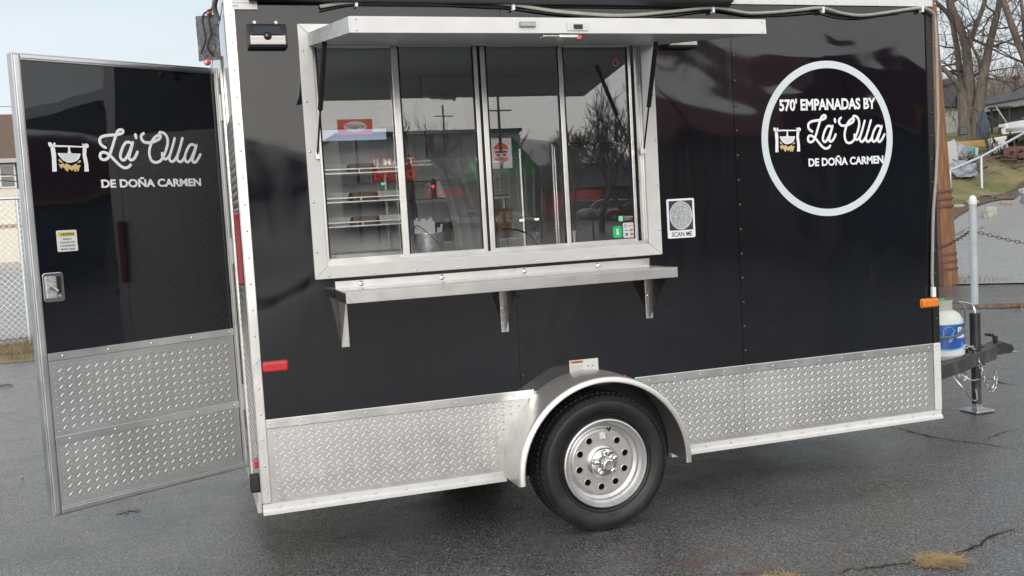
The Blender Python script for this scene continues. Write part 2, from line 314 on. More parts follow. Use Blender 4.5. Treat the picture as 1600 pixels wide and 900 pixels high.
# ------------------------------------------------------------------ mesh helpers
class MB:
    def __init__(s, xf=None): s.v = []; s.f = []; s.xf = xf
    def add(s, vs, fs):
        o = len(s.v); s.v += [tuple(v) for v in vs]; s.f += [tuple(i+o for i in f) for f in fs]; return s
    def box(s, x0, x1, y0, y1, z0, z1):
        if x0 > x1: x0, x1 = x1, x0
        if y0 > y1: y0, y1 = y1, y0
        if z0 > z1: z0, z1 = z1, z0
        return s.add([(x0,y0,z0),(x1,y0,z0),(x1,y1,z0),(x0,y1,z0),(x0,y0,z1),(x1,y0,z1),(x1,y1,z1),(x0,y1,z1)],
                     [(0,3,2,1),(4,5,6,7),(0,1,5,4),(1,2,6,5),(2,3,7,6),(3,0,4,7)])
    def hexa(s, p):   # eight corners, bottom four then top four, counter-clockwise
        return s.add(p, [(0,3,2,1),(4,5,6,7),(0,1,5,4),(1,2,6,5),(2,3,7,6),(3,0,4,7)])
    def prism(s, poly, a, b, ax='y'):   # polygon in the two other axes, extruded a..b
        n = len(poly)
        def P(p, t): return (p[0], t, p[1]) if ax == 'y' else ((t, p[0], p[1]) if ax == 'x' else (p[0], p[1], t))
        return s.add([P(p, a) for p in poly]+[P(p, b) for p in poly],
                     [tuple(range(n))[::-1], tuple(range(n, 2*n))]+[(i, (i+1) % n, n+(i+1) % n, n+i) for i in range(n)])
    def bar(s, p, q, w, h, up=(0, 0, 1)):
        p = Vector(p); q = Vector(q); d = (q-p).normalized(); u = Vector(up)
        a = d.cross(u)
        if a.length < 1e-4: a = d.cross(Vector((1, 0, 0)))
        a.normalize(); b = a.cross(d)
        vs = []
        for c in (p, q):
            for i, j in ((-1,-1),(1,-1),(1,1),(-1,1)): vs.append(c+a*(i*w/2)+b*(j*h/2))
        return s.add(vs, [(0,1,2,3),(7,6,5,4),(0,4,5,1),(1,5,6,2),(2,6,7,3),(3,7,4,0)])
    def tube(s, pts, r, n=8, caps=True):
        pts = [Vector(p) for p in pts]; k = len(pts)
        rs = r if isinstance(r, (list, tuple)) else [r]*k
        o = len(s.v); prev = None
        for i, p in enumerate(pts):
            d = (pts[min(i+1, k-1)]-pts[max(i-1, 0)]).normalized()
            if prev is None:
                a = d.cross(Vector((0, 0, 1)));
                if a.length < .05: a = d.cross(Vector((0, 1, 0)))
            else: a = prev-d*prev.dot(d)
            a.normalize(); prev = a; b = d.cross(a)
            for j in range(n):
                t = 2*pi*j/n; s.v.append(tuple(p+a*(math.cos(t)*rs[i])+b*(math.sin(t)*rs[i])))
        for i in range(k-1):
            for j in range(n):
                s.f.append((o+i*n+j, o+i*n+(j+1) % n, o+(i+1)*n+(j+1) % n, o+(i+1)*n+j))
        if caps:
            s.f.append(tuple(o+j for j in range(n))[::-1]); s.f.append(tuple(o+(k-1)*n+j for j in range(n)))
        return s
    def lathe(s, prof, c, n=48, ax='y', close=False):   # prof: (radius, along axis)
        c = Vector(c); o = len(s.v); k = len(prof)
        for r, t in prof:
            for j in range(n):
                a = 2*pi*j/n; u, v = r*math.cos(a), r*math.sin(a)
                s.v.append(tuple(c+(Vector((u, t, v)) if ax == 'y' else (Vector((u, -v, t)) if ax == 'z' else Vector((t, u, v))))))
        rng = range(k if close else k-1)
        for i in rng:
            i2 = (i+1) % k
            for j in range(n):
                s.f.append((o+i*n+j, o+i2*n+j, o+i2*n+(j+1) % n, o+i*n+(j+1) % n))
        return s
    def disc(s, r, c, n=24, ax='y'):
        c = Vector(c); vs = []
        for j in range(n):
            a = 2*pi*j/n; u, v = r*math.cos(a), r*math.sin(a)
            vs.append(c+(Vector((u, 0, v)) if ax == 'y' else (Vector((u, v, 0)) if ax == 'z' else Vector((0, u, v)))))
        return s.add(vs, [tuple(range(n))])
    def dome(s, r, h, c, d='-y', n=8):   # a rivet or screw head standing off a wall
        c = Vector(c); o = len(s.v)
        for rr, t in ((1, 0), (.8, .6), (0, 1)):
            for j in range(n if rr else 1):
                a = 2*pi*j/n; u, v, e = r*rr*math.cos(a), r*rr*math.sin(a), h*t
                p = {'-y': (u, -e, v), '-x': (-e, u, v), '+x': (e, u, v), '+z': (u, v, e), 'l': (u, e, v)}[d]
                s.v.append(tuple(c+Vector(p)))
        for j in range(n):
            k = (j+1) % n; s.f.append((o+j, o+k, o+n+k, o+n+j)); s.f.append((o+n+j, o+n+k, o+2*n))
        return s
    def build(s, name, mt, parent=None, smooth=False, bevel=0, kind=None, label=None, cat=None, group=None, autos=None):
        vs = s.v
        if s.xf: vs = [tuple(s.xf(v)) for v in vs]
        me = bpy.data.meshes.new(name); me.from_pydata(vs, [], s.f); me.validate()
        bm = bmesh.new(); bm.from_mesh(me); bmesh.ops.recalc_face_normals(bm, faces=bm.faces); bm.to_mesh(me); bm.free()
        return link(name, me, mt, parent, smooth, bevel, kind, label, cat, group)

def link(name, me, mt, parent=None, smooth=False, bevel=0, kind=None, label=None, cat=None, group=None):
    for q in (mt if isinstance(mt, list) else [mt]):
        me.materials.append(M[q] if isinstance(q, str) else q)
    if smooth:
        for p in me.polygons: p.use_smooth = True
        me.set_sharp_from_angle(angle=R(smooth if smooth is not True else 40))
    o = bpy.data.objects.new(name, me); COL.objects.link(o)
    if parent is not None:
        o.parent = parent; o.location = -wloc(parent)
    if bevel:
        b = o.modifiers.new('bevel', 'BEVEL'); b.width = bevel; b.segments = 2; b.limit_method = 'ANGLE'; b.angle_limit = R(50)
    tag(o, label, cat, group, kind)
    return o
def wloc(o):
    v = Vector((0, 0, 0))
    while o is not None: v = v+o.location; o = o.parent
    return v
def tag(o, label=None, cat=None, group=None, kind=None):
    for k, v in (('label', label), ('category', cat), ('group', group), ('kind', kind)):
        if v: o[k] = v
    return o
def thing(name, loc, label, cat, group=None):
    o = bpy.data.objects.new(name, None); COL.objects.link(o); o.location = loc; o.empty_display_size = .2
    return tag(o, label, cat, group)
def dup(o, loc, label=None, parent=None, rotz=None):    # a thing with copies of its parts and sub-parts
    def rec(a, par):
        c = a.copy(); COL.objects.link(c); c.parent = par
        for ch in a.children: rec(ch, c)
        return c
    c = rec(o, parent); c.location = loc
    if rotz is not None: c.rotation_euler[2] = rotz
    if label: c['label'] = label
    return c

# flat shapes with holes, and text, through 2-D curves
def curve_mesh(loops, ext=.0004):
    cu = bpy.data.curves.new('c', 'CURVE'); cu.dimensions = '2D'; cu.fill_mode = 'BOTH'; cu.extrude = ext
    for lp in loops:
        sp = cu.splines.new('POLY'); sp.points.add(len(lp)-1); sp.use_cyclic_u = True
        for p, q in zip(sp.points, lp): p.co = (q[0], q[1], 0, 1)
    o = bpy.data.objects.new('c', cu); me = bpy.data.meshes.new_from_object(o)
    vs = [tuple(v.co) for v in me.vertices]; fs = [tuple(p.vertices) for p in me.polygons]
    bpy.data.objects.remove(o); bpy.data.curves.remove(cu); bpy.data.meshes.remove(me)
    return vs, fs
def text_mesh(body, x0, x1, z0, z1, ext=.0004, bold=.012, mirror=False, shear=0):
    cu = bpy.data.curves.new('t', 'FONT'); cu.body = body; cu.offset = bold; cu.extrude = .01; cu.resolution_u = 4; cu.shear = shear
    o = bpy.data.objects.new('t', cu); me = bpy.data.meshes.new_from_object(o)
    co = np.array([tuple(v.co) for v in me.vertices]); fs = [tuple(p.vertices) for p in me.polygons]
    bpy.data.objects.remove(o); bpy.data.curves.remove(cu); bpy.data.meshes.remove(me)
    mn, mx = co.min(0), co.max(0)
    u = (co[:, 0]-mn[0])/(mx[0]-mn[0]); v = (co[:, 1]-mn[1])/(mx[1]-mn[1])
    if mirror: u = 1-u
    X = x0+u*(x1-x0); Z = z0+v*(z1-z0); W_ = np.sign(co[:, 2])*ext
    return [(float(a), float(b), float(c)) for a, b, c in zip(X, Z, W_)], fs
def on_side(y):                  # (u, v, w) -> world on a plane facing the camera side
    return lambda vs: [(u, y-w_, v) for u, v, w_ in vs]
def circle(cx, cz, r, n=64, rz=None): return [(cx+r*math.cos(2*pi*i/n), cz+(rz or r)*math.sin(2*pi*i/n)) for i in range(n)]
def rrect(x0, x1, z0, z1, r, n=5):
    out = []
    for cx, cz, a0 in ((x1-r, z1-r, 0), (x0+r, z1-r, 90), (x0+r, z0+r, 180), (x1-r, z0+r, 270)):
        for i in range(n+1):
            a = R(a0+90*i/n); out.append((cx+r*math.cos(a), cz+r*math.sin(a)))
    return out
def cat_rom(pts, k=5):
    P = [Vector(p).to_3d() if len(p) == 2 else Vector(p) for p in pts]; out = []
    for i in range(len(P)-1):
        p0, p1, p2, p3 = P[max(i-1, 0)], P[i], P[i+1], P[min(i+2, len(P)-1)]
        for j in range(k):
            t = j/k
            out.append(.5*((2*p1)+(-p0+p2)*t+(2*p0-5*p1+4*p2-p3)*t*t+(-p0+3*p1-3*p2+p3)*t**3))
    out.append(P[-1]); return out

SCRIPT=[[(0.0585,0.1815),(0.0262,0.1996),(0.0081,0.2319),(0.0181,0.2681),(0.0585,0.2863),(0.1169,0.2944),(0.1673,0.2984),(0.2056,0.3065),(0.2319,0.3206),(0.2319,0.3407),(0.2077,0.3448),(0.1835,0.3306),(0.1653,0.2964),(0.1391,0.2339),(0.1129,0.1694),(0.0887,0.1169),(0.0685,0.0867),(0.0383,0.0726),(0.0081,0.0806),(0.0,0.1069),(0.0121,0.1331),(0.0403,0.1391),(0.0726,0.125),(0.1069,0.0968),(0.1391,0.0605),(0.1734,0.0262),(0.2056,0.004),(0.2379,0.0),(0.2661,0.0121),(0.2802,0.0282)],[(0.3145,0.2177),(0.2883,0.2319),(0.254,0.2298),(0.2218,0.1915),(0.1976,0.1391),(0.1895,0.1008),(0.2016,0.0726),(0.2258,0.0726),(0.252,0.1008),(0.2802,0.1472),(0.3024,0.1935),(0.3206,0.2359)],[(0.3206,0.2359),(0.3004,0.1794),(0.2762,0.1149),(0.2722,0.0827),(0.2903,0.0706),(0.3165,0.0827),(0.3387,0.1109),(0.3569,0.1452)],[(0.3508,0.3044),(0.3548,0.2722)],[(0.4335,0.3165),(0.4093,0.2984),(0.4073,0.2641),(0.4335,0.2359),(0.4839,0.2319),(0.5343,0.244),(0.5806,0.2661),(0.6008,0.2923),(0.5867,0.3024),(0.5524,0.2903),(0.5181,0.256),(0.4919,0.2097),(0.4738,0.1512),(0.4758,0.0968),(0.496,0.0585),(0.5343,0.0484),(0.5766,0.0645),(0.6089,0.1028),(0.6431,0.1653),(0.6653,0.2278),(0.6653,0.2823),(0.6411,0.3185),(0.6048,0.3306),(0.5887,0.3226)],[(0.6008,0.1351),(0.6028,0.1028),(0.623,0.0806),(0.6512,0.0887),(0.6754,0.1169)],[(0.7419,0.2782),(0.7097,0.1915),(0.6754,0.1089),(0.6734,0.0706),(0.6976,0.0565),(0.7258,0.0746),(0.7581,0.1169)],[(0.8226,0.2802),(0.7863,0.1835),(0.756,0.1109),(0.754,0.0706),(0.7782,0.0544),(0.8085,0.0706),(0.8367,0.1109)],[(0.9556,0.2036),(0.9274,0.2198),(0.8952,0.2137),(0.8629,0.1734),(0.8367,0.1169),(0.8347,0.0685),(0.8569,0.0524),(0.8871,0.0726),(0.9173,0.123),(0.9456,0.1754),(0.9657,0.2177)],[(0.9657,0.2177),(0.9395,0.1492),(0.9133,0.0887),(0.9133,0.0565),(0.9375,0.0504),(0.9657,0.0766),(1.0,0.127)]]
EMB={'legL':[(0.051,0.727),(0.153,0.744),(0.17,0.506),(0.153,0.011),(0.045,0.011),(0.063,0.386)],'legR':[(0.852,0.71),(0.949,0.722),(0.92,0.517),(0.949,0.244),(0.949,0.006),(0.835,0.006),(0.852,0.216),(0.824,0.489)],'forkL':[(0.0,0.835),(0.057,0.852),(0.091,0.824),(0.114,0.761),(0.136,0.841),(0.182,0.83),(0.17,0.761),(0.148,0.71),(0.057,0.705),(0.011,0.739)],'forkR':[(0.835,0.818),(0.875,0.818),(0.892,0.773),(0.915,0.824),(0.966,0.824),(1.0,0.79),(1.0,0.716),(0.949,0.688),(0.858,0.699)],'bar':[(0.153,0.767),(0.477,0.761),(0.858,0.744),(0.858,0.705),(0.472,0.716),(0.148,0.716)],'hook':[(0.477,0.716),(0.528,0.71),(0.523,0.608),(0.551,0.54),(0.449,0.54),(0.477,0.608)],'pot':[(0.21,0.54),(0.773,0.528),(0.756,0.455),(0.716,0.369),(0.631,0.301),(0.517,0.267),(0.42,0.273),(0.33,0.33),(0.261,0.415),(0.227,0.483)],'fire1':[(0.222,0.369),(0.256,0.364),(0.324,0.267),(0.261,0.267),(0.222,0.313)],'fire2':[(0.676,0.273),(0.739,0.341),(0.773,0.324),(0.761,0.278),(0.705,0.256)],'fire3':[(0.21,0.244),(0.256,0.216),(0.335,0.256),(0.364,0.205),(0.403,0.25),(0.489,0.193),(0.528,0.17),(0.602,0.216),(0.659,0.25),(0.659,0.193),(0.761,0.199),(0.722,0.119),(0.693,0.023),(0.648,0.011),(0.653,0.097),(0.614,0.0),(0.574,0.028),(0.602,0.097),(0.551,0.057),(0.523,0.034),(0.455,0.097),(0.437,0.057),(0.432,0.011),(0.386,0.034),(0.352,0.091),(0.341,0.119),(0.295,0.142),(0.267,0.085),(0.239,0.148)]}

# ------------------------------------------------------------------ terrain
def interp(x, xs, ys):
    return float(np.interp(x, xs, ys))
def height(x, y):
    dx, dy = x-CX, y-CY; r = math.hypot(dx, dy); b = math.degrees(math.atan2(dx, dy))
    h = 0.
    if 22 < b < 85:
        h41 = interp(r, [0, 20, 31, 36, 40, 46, 60, 120, 600], [0, 0, .05, 1.4, 2.7, 3.65, 4.6, 8, 20])
        h45 = interp(r, [0, 20, 38, 41, 44, 50, 60, 120, 600], [0, 0, 1.0, 2.2, 3.4, 4.2, 4.8, 8, 20])
        t = min(max((b-41)/4.3, 0), 1); h = h41*(1-t)+h45*t
        f = min(max((b-22)/14, 0), 1)*min(max((85-b)/20, 0), 1); h *= f*f*(3-2*f)
    elif -40 < b <= 22:
        h = interp(r, [0, 25, 62, 200, 600], [0, 0, .45, 2, 5])*min(1, (b+40)/20)*min(1, (22-b)/6+.001)
    if y < -45:
        h += (-45-y)*.018
        if y < -230: h += 22*(1-math.exp(-((-230-y)/80)**2))*(1+.25*math.sin(x*.021)+.12*math.sin(x*.057+1))
    return h
def fan(rs, bs, zoff=0., hf=height):
    vs = []; fs = []; nb = len(bs)
    for r in rs:
        for b in bs:
            x, y = CX+r*math.sin(R(b)), CY+r*math.cos(R(b)); vs.append((x, y, hf(x, y)+zoff))
    for i in range(len(rs)-1):
        for j in range(nb-1): fs.append((i*nb+j, i*nb+j+1, (i+1)*nb+j+1, (i+1)*nb+j))
    return vs, fs
def ray(px, py): return BF+BR*((px-800)/FPX)-BU*((py-450)/FPX)
def at(px, py, r):                      # the point at horizontal distance r along the sight line of a measured feature
    d = ray(px, py); return Vector((CX, CY, CZ))+d*(r/math.hypot(d.x, d.y))
def foot(px, r):                        # the ground under a bearing at distance r
    p = at(px, 300, r); return Vector((p.x, p.y, height(p.x, p.y)))
def mirror_at(px, py, r):               # measured from its reflection in the trailer side (plane y = 0)
    d = ray(px, py); d.y = -d.y; return Vector((CX, -CY, CZ))+d*(r/math.hypot(d.x, d.y))
def mfoot(px, r):
    p = mirror_at(px, 330, r); return Vector((p.x, p.y, height(p.x, p.y)))

rs = [.02]+[1.5*i for i in range(1, 40)]+[60+6*i for i in range(1, 30)]+[240+20*i for i in range(1, 38)]
vs, fs = fan(rs, [i*1.5-180 for i in range(241)], 0, lambda x, y: height(x, y) if math.hypot(x, y) > 14 else 0)
MB().add(vs, fs).build('ground', 'asphalt', smooth=60, kind='structure')
# the lighter public road beyond the lot
def strip(name, mt, b0, b1, nb, r0, r1, nr, zoff, kind='structure', **kw):
    vs = []; fs = []
    for i in range(nr+1):
        for j in range(nb+1):
            b = b0+(b1-b0)*j/nb; a = r0(b) if callable(r0) else r0; c = r1(b) if callable(r1) else r1
            r = a+(c-a)*i/nr; x, y = CX+r*math.sin(R(b)), CY+r*math.cos(R(b)); vs.append((x, y, height(x, y)+zoff))
    for i in range(nr):
        for j in range(nb): fs.append((i*(nb+1)+j, i*(nb+1)+j+1, (i+1)*(nb+1)+j+1, (i+1)*(nb+1)+j))
    return MB().add(vs, fs).build(name, mt, smooth=60, kind=kind, **kw)
curb = lambda b: float(np.interp(b, [38, 41, 45.3, 52], [29, 31, 38, 50]))
strip('road', 'road', 36, 56, 40, 17.2, lambda b: curb(b)+.3, 24, .02)
strip('mulch_bed', 'mulch', 36, 56, 40, curb, lambda b: curb(b)+1.3, 6, .05)
strip('grass_bank', 'grass', 36, 56, 60, lambda b: curb(b)+1.2, lambda b: curb(b)+24, 30, .06)
strip('road_edging', 'mulch', 37, 50, 60, lambda b: curb(b)-.1, lambda b: curb(b)+.08, 1, .06)
# low island between the lots with dry leaves, and the dry verge below the fence
def patch(name, mt, pts, zc, amp, seed, kind='structure', **kw):   # a low mound over a polygonal outline
    rnd = random.Random(seed); c = Vector((sum(p[0] for p in pts)/len(pts), sum(p[1] for p in pts)/len(pts), 0))
    ring = [];
    for i in range(len(pts)):
        a = Vector((*pts[i], 0)); b = Vector((*pts[(i+1) % len(pts)], 0)); k = max(2, int((b-a).length/.15))
        for j in range(k): ring.append(a.lerp(b, j/k)+Vector((rnd.uniform(-.05, .05), rnd.uniform(-.05, .05), 0)))
    vs = []; fs = []; n = len(ring)
    for li, t in enumerate((1, .8, .5, .2)):
        for p in ring:
            q = c.lerp(p, t); vs.append((q.x, q.y, height(q.x, q.y)+zc+(0 if li == 0 else amp*(.6+.8*mnoise.noise(q*2.3)))))
    for li in range(3):
        for j in range(n): fs.append((li*n+j, li*n+(j+1) % n, (li+1)*n+(j+1) % n, (li+1)*n+j))
    fs.append(tuple(3*n+j for j in range(n)))
    return MB().add(vs, fs).build(name, mt, smooth=60, kind=kind, **kw)
patch('verge', 'drygrass', [(-9, 9.2), (1.5, 9.6), (1.5, 12.0), (-9, 12.0)], .004, .05, 3)
patch('leaf_strip', 'mulch', [(9.0, 5.75), (9.4, 5.95), (12.5, 3.7), (12.2, 3.4), (10.5, 4.5)], .004, .02, 4)

def tufts(name, spots, n, h, mt, seed, label, cat, spread=.1, lean=.5, kind='stuff'):
    rnd = random.Random(seed); mb = MB()
    for sx, sy in spots:
        z = height(sx, sy)
        for i in range(n):
            a = rnd.uniform(0, 2*pi); d = rnd.random()**.7*spread; x, y = sx+math.cos(a)*d, sy+math.sin(a)*d
            hh = h*rnd.uniform(.5, 1.2); l2 = hh*lean*rnd.uniform(.3, 1.6); a2 = rnd.uniform(0, 2*pi); wd = .0014+h*.010
            tx, ty = x+math.cos(a2)*l2, y+math.sin(a2)*l2; px, py = -math.sin(a2)*wd, math.cos(a2)*wd
            mb.add([(x-px, y-py, z), (x+px, y+py, z), ((x+tx)/2+px*.7, (y+ty)/2+py*.7, z+hh*.65), ((x+tx)/2-px*.7, (y+ty)/2-py*.7, z+hh*.65), (tx, ty, z+hh)], [(0, 1, 2, 3), (3, 2, 4)])
    return mb.build(name, mt, kind=kind, label=label, cat=cat)
rg = random.Random(5)
tufts('grass', [(rg.uniform(-7, 0.5), rg.uniform(9.5, 11.9)) for _ in range(420)], 14, .16, 'drygrass', 1, 'dry tan and green grass growing along the foot of the chain-link fence', 'grass', .25)
tufts('grass', [(rg.uniform(10.9, 12.3), rg.uniform(8.2, 9.0)) for _ in range(30)], 10, .12, 'drygrass', 2, 'pale weeds growing round the foot of the utility pole', 'grass', .2)
tufts('leaf_litter', [(rg.uniform(8.9, 11.8), 0) for _ in range(0)]+[(9.3+t*2.6+rg.uniform(-.25, .25), 5.6-t*1.9+rg.uniform(-.25, .25)) for t in [rg.random() for _ in range(90)]], 8, .05, 'straw', 3, 'dry leaves and straw strewn along the seam behind the white post', 'leaf litter', .15, 1.5)
def G(px, py):
    d = ray(px, py); t = -CZ/d.z; return (CX+d.x*t, CY+d.y*t)
tufts('dry_grass_tuft', [G(1468, 878), G(1455, 880), G(1480, 876)], 330, .011, 'straw', 4, 'tuft of flattened straw-coloured grass growing out of the crack in the asphalt', 'grass tuft', .055, 6.5, kind=None)
tufts('dry_grass_tuft', [G(1232, 902), G(1205, 904)], 120, .009, 'straw', 6, 'small flat wisp of dead grass at the bottom edge of the asphalt', 'grass tuft', .05, 6, kind=None)

# cracks in the asphalt: thin irregular fissures
def crack(pts, wd, seed):
    rnd = random.Random(seed); P = []
    for (a, b) in zip(pts[:-1], pts[1:]):
        A, B = Vector((*G(*a), 0)), Vector((*G(*b), 0)); k = max(3, int((B-A).length/.035))
        for j in range(k): P.append(A.lerp(B, j/k)+Vector((rnd.uniform(-.013, .013), rnd.uniform(-.013, .013), 0)))
    mb = MB(); n = len(P)
    for i, p in enumerate(P):
        d = (P[min(i+1, n-1)]-P[max(i-1, 0)]).normalized(); q = Vector((-d.y, d.x, 0)); ww = wd*rnd.uniform(.35, 1.4)*min(1, (i+1)/6, (n-i)/6)
        mb.v += [tuple(p+q*ww+Vector((0, 0, .004))), tuple(p-q*ww+Vector((0, 0, .004)))]
        if i: mb.f.append((2*i-2, 2*i-1, 2*i+1, 2*i))
    mb.build('pavement_crack', 'crack', kind='structure')
crack([(1300, 900), (1330, 890), (1400, 884), (1440, 874), (1490, 866), (1530, 852), (1548, 838), (1600, 826)], .006, 1)
crack([(1390, 666), (1440, 680), (1500, 690), (1560, 698), (1602, 706)], .006, 2)
crack([(1535, 690), (1560, 678), (1602, 668)], .004, 3)
crack([(1540, 590), (1570, 600), (1610, 604)], .009, 4)
crack([(0, 694), (30, 688), (72, 682)], .005, 5)
crack([(1400, 884), (1412, 872), (1430, 866)], .003, 7)
crack([(1548, 838), (1562, 850), (1590, 856)], .003, 8)
crack([(1090, 900), (1150, 896), (1230, 897), (1300, 895)], .003, 9)

tw = MB(); a = Vector((*G(0, 604), .008)); b = Vector((*G(20, 603), .01)); tw.tube([a, a.lerp(b, .5)+Vector((0, .02, .006)), b], [.008, .01, .006], 6)
tw.build('fallen_twig', 'twig', label='short reddish twig lying on the wet asphalt left of the open door', cat='twig')
pb = MB()
for (px, py, r) in ((35, 747, .012),):
    x, y = G(px, py); pb.lathe([(0, r*.7), (r*.7, r*.5), (r, 0), (r*.8, -r*.3)], (x, y, .006), 7, 'z')
pb.build('pebble', 'rock', label='small white pebble on the asphalt in front of the open door', cat='pebble')
x, y = G(203, 799)
M['chalk'] = mat('dried_splash', (.20, .18, .15), .8, vary=.3, vscale=40)
patch('dried_splash', 'chalk', [(x+.05*math.cos(t*pi/5)*random.Random(t).uniform(.7, 1.1), y+.04*math.sin(t*pi/5)) for t in range(10)], .003, .0006, 9)
# loose grit lying on the asphalt, densest along the cracks
rg2 = random.Random(77); gm = MB(); gm2 = MB()
def grit(px, py, sz):
    x, y = G(px, py); q = rg2.uniform(0, 3); n_ = 5; hgt = sz*rg2.uniform(.5, .9)
    ring = [(x+sz*math.cos(q+2*pi*k/n_)*rg2.uniform(.7, 1.1), y+sz*math.sin(q+2*pi*k/n_)*rg2.uniform(.7, 1.1), .001) for k in range(n_)]
    (gm if rg2.random() < .6 else gm2).add(ring+[(x+rg2.uniform(-.3, .3)*sz, y, hgt)], [(k, (k+1) % n_, n_) for k in range(n_)])
for _ in range(1500): grit(rg2.uniform(-40, 1640), 905-260*rg2.random()**1.6, rg2.uniform(.0015, .0038))
for _ in range(900):
    t_ = rg2.random(); xs = [1300, 1400, 1490, 1548, 1600]; ys = [900, 884, 866, 840, 826]; px = 1300+300*t_
    grit(px+rg2.gauss(0, 6), float(np.interp(px, xs, ys))+rg2.gauss(0, 5), rg2.uniform(.0015, .0045))
gm.build('grit', mat('pale_grit', (.24, .22, .19), .9), kind='stuff', label='pale loose grit scattered over the asphalt and along the cracks', cat='grit')
gm2.build('grit', mat('dark_grit', (.07, .065, .06), .9), kind='stuff', label='dark loose grit scattered over the asphalt and along the cracks', cat='grit')

# ------------------------------------------------------------------ food trailer
TL, ZB, ZP, ZT, TW = 3.68, .257, .678, 2.508, 2.13
WX, WZ, WR = 1.563, .325, .325
T = thing('food_trailer', (WX, TW/2, 0), 'black food trailer with tread-plate skirt, raised serving hatch and open rear door', 'food trailer')
# side skin in three riveted sheets, notched round the serving window
ox0, ox1, oz0, oz1 = .335, 1.965, 1.315, 2.36
S1, S2 = 1.232, 2.445
MB().prism([(.03, ZP-.02), (S1-.0015, ZP-.02), (S1-.0015, oz0), (ox0, oz0), (ox0, oz1), (S1-.0015, oz1), (S1-.0015, ZT), (.03, ZT)], 0, .01).build('side_panel', 'black', T)
MB().prism([(S1+.0015, ZP-.02), (S2-.0015, ZP-.02), (S2-.0015, ZT), (S1+.0015, ZT), (S1+.0015, oz1), (ox1, oz1), (ox1, oz0), (S1+.0015, oz0)], 0, .01).build('side_panel', 'black', T)
MB().prism([(S2+.0015, ZP-.02), (TL-.004, ZP-.02), (TL-.004, ZT), (S2+.0015, ZT)], 0, .01).build('side_panel', 'black', T)
# skirt: tread plate, cut round the wheel arch
AX, AZ, AR = 1.559, .303, .44
def skirt(x0, x1, name='tread_panel'):
    pts = [(x0, ZB+.03)]
    lo, hi = AX-AR*math.sqrt(max(0, 1-((ZB+.03-AZ)/AR)**2)), AX+AR
    return pts
archL = [(AX+AR*math.cos(a), AZ+AR*math.sin(a)) for a in [pi-R(k) for k in range(-3, 60, 4)] if AZ+AR*math.sin(a) < ZP-.01]
archR = [(AX+AR*math.cos(a), AZ+AR*math.sin(a)) for a in [R(k) for k in range(-3, 60, 4)] if AZ+AR*math.sin(a) < ZP-.01]
pl = [(.005, ZB), (archL[0][0], ZB)]+archL+[(archL[-1][0]+.02, ZP-.012), (.005, ZP-.012)]
MB().prism(pl, -.002, .012).build('tread_panel', 'tread', T)
pr = [(archR[0][0], ZB), (TL-.002, ZB), (TL-.002, ZP-.012), (archR[-1][0]-.02, ZP-.012)]+archR[::-1]
MB().prism(pr, -.002, .012).build('tread_panel', 'tread', T)
# raised lozenges of the tread plate, real relief
def lozenges(inside, u0, u1, v0, v1, mapf, P=.0405, Q=.0355, ln=.0295, wd=.0047, hh=.0018):
    mb = MB()
    nu, nv = int((u1-u0)/P)+2, int((v1-v0)/Q)+2
    for i in range(nu):
        for j in range(nv):
            for s_, (ou, ov) in ((1, (0, 0)), (-1, (.5, .5))):
                u, v = u0+(i+ou)*P, v0+(j+ov)*Q
                if not inside(u, v): continue
                a = R(42)*s_; cu, cv = math.cos(a), math.sin(a)
                def q(l, t, e):
                    bow = .0022*(1-(2*l/ln)**2)*s_
                    return mapf(u+l*cu-(t+bow)*cv*1, v+l*cv+(t+bow)*cu, e)
                pts = [q(-ln/2, 0, 0), q(-ln/4, -wd/2, 0), q(ln/4, -wd/2, 0), q(ln/2, 0, 0), q(ln/4, wd/2, 0), q(-ln/4, wd/2, 0),
                       q(-ln/4, 0, hh), q(0, 0, hh*1.1), q(ln/4, 0, hh)]
                mb.add(pts, [(0, 1, 6), (1, 7, 6), (1, 2, 7), (2, 8, 7), (2, 3, 8), (3, 4, 8), (4, 5, 7), (4, 7, 8), (5, 6, 7), (5, 0, 6)])
    return mb
def in_skirt(u, v): return v < ZP-.05 and v > ZB+.055 and .06 < u < TL-.065 and math.hypot(u-AX, v-AZ) > AR+.02
lozenges(in_skirt, .06, TL, ZB+.05, ZP, lambda u, v, e: (u, -.0022-e, v)).build('tread_pattern', 'treadup', T, smooth=75, kind='stuff')
# joint between two skirt sheets
MB().box(S2-.006, S2-.004, -.0032, -.0022, ZB+.05, ZP-.044).build('sheet_joint', 'inkg', T)
# trims
def trim(name, mt, b, bev=.0025, par=None, **k): return MB().box(*b).build(name, mt, par or T, bevel=bev, **k)
XA = AX-math.sqrt(AR**2-(ZP-.022-AZ)**2); XB = 2*AX-XA
trim('skirt_trim', 'alu', (.04, XA-.002, -.0085, -.0022, ZP-.042, ZP))
trim('skirt_trim', 'alu', (XB+.004, TL-.045, -.0085, -.0022, ZP-.042, ZP))
XA2 = AX-AR
for a, b in ((.0, XA2+.01), (AX+AR+.004, TL-.001)):
    MB().prism([(-.020, ZB-.002), (-.003, ZB-.002), (-.003, ZB+.045), (-.008, ZB+.045), (-.008, ZB+.02), (-.014, ZB+.016), (-.020, ZB+.012)], a, b, 'x').build('bottom_rail', 'whiteal', T)
trim('corner_trim', 'alu', (.0, .040, -.0075, .0, ZB+.047, ZT+.05))
MB().box(-.0035, 0, -.0075, .045, ZB+.047, ZT+.05).build('corner_trim', 'alud', T)
trim('corner_trim', 'whiteal', (TL-.043, TL+.003, -.009, -.0025, ZB+.046, ZP))
MB().box(TL-.040, TL+.002, -.006, .03, ZP+.002, ZT-.008).build('corner_trim', 'blackplast', T)
trim('top_trim', 'whiteal', (S2-.02, TL+.004, -.012, .0, ZT-.004, ZT+.075))
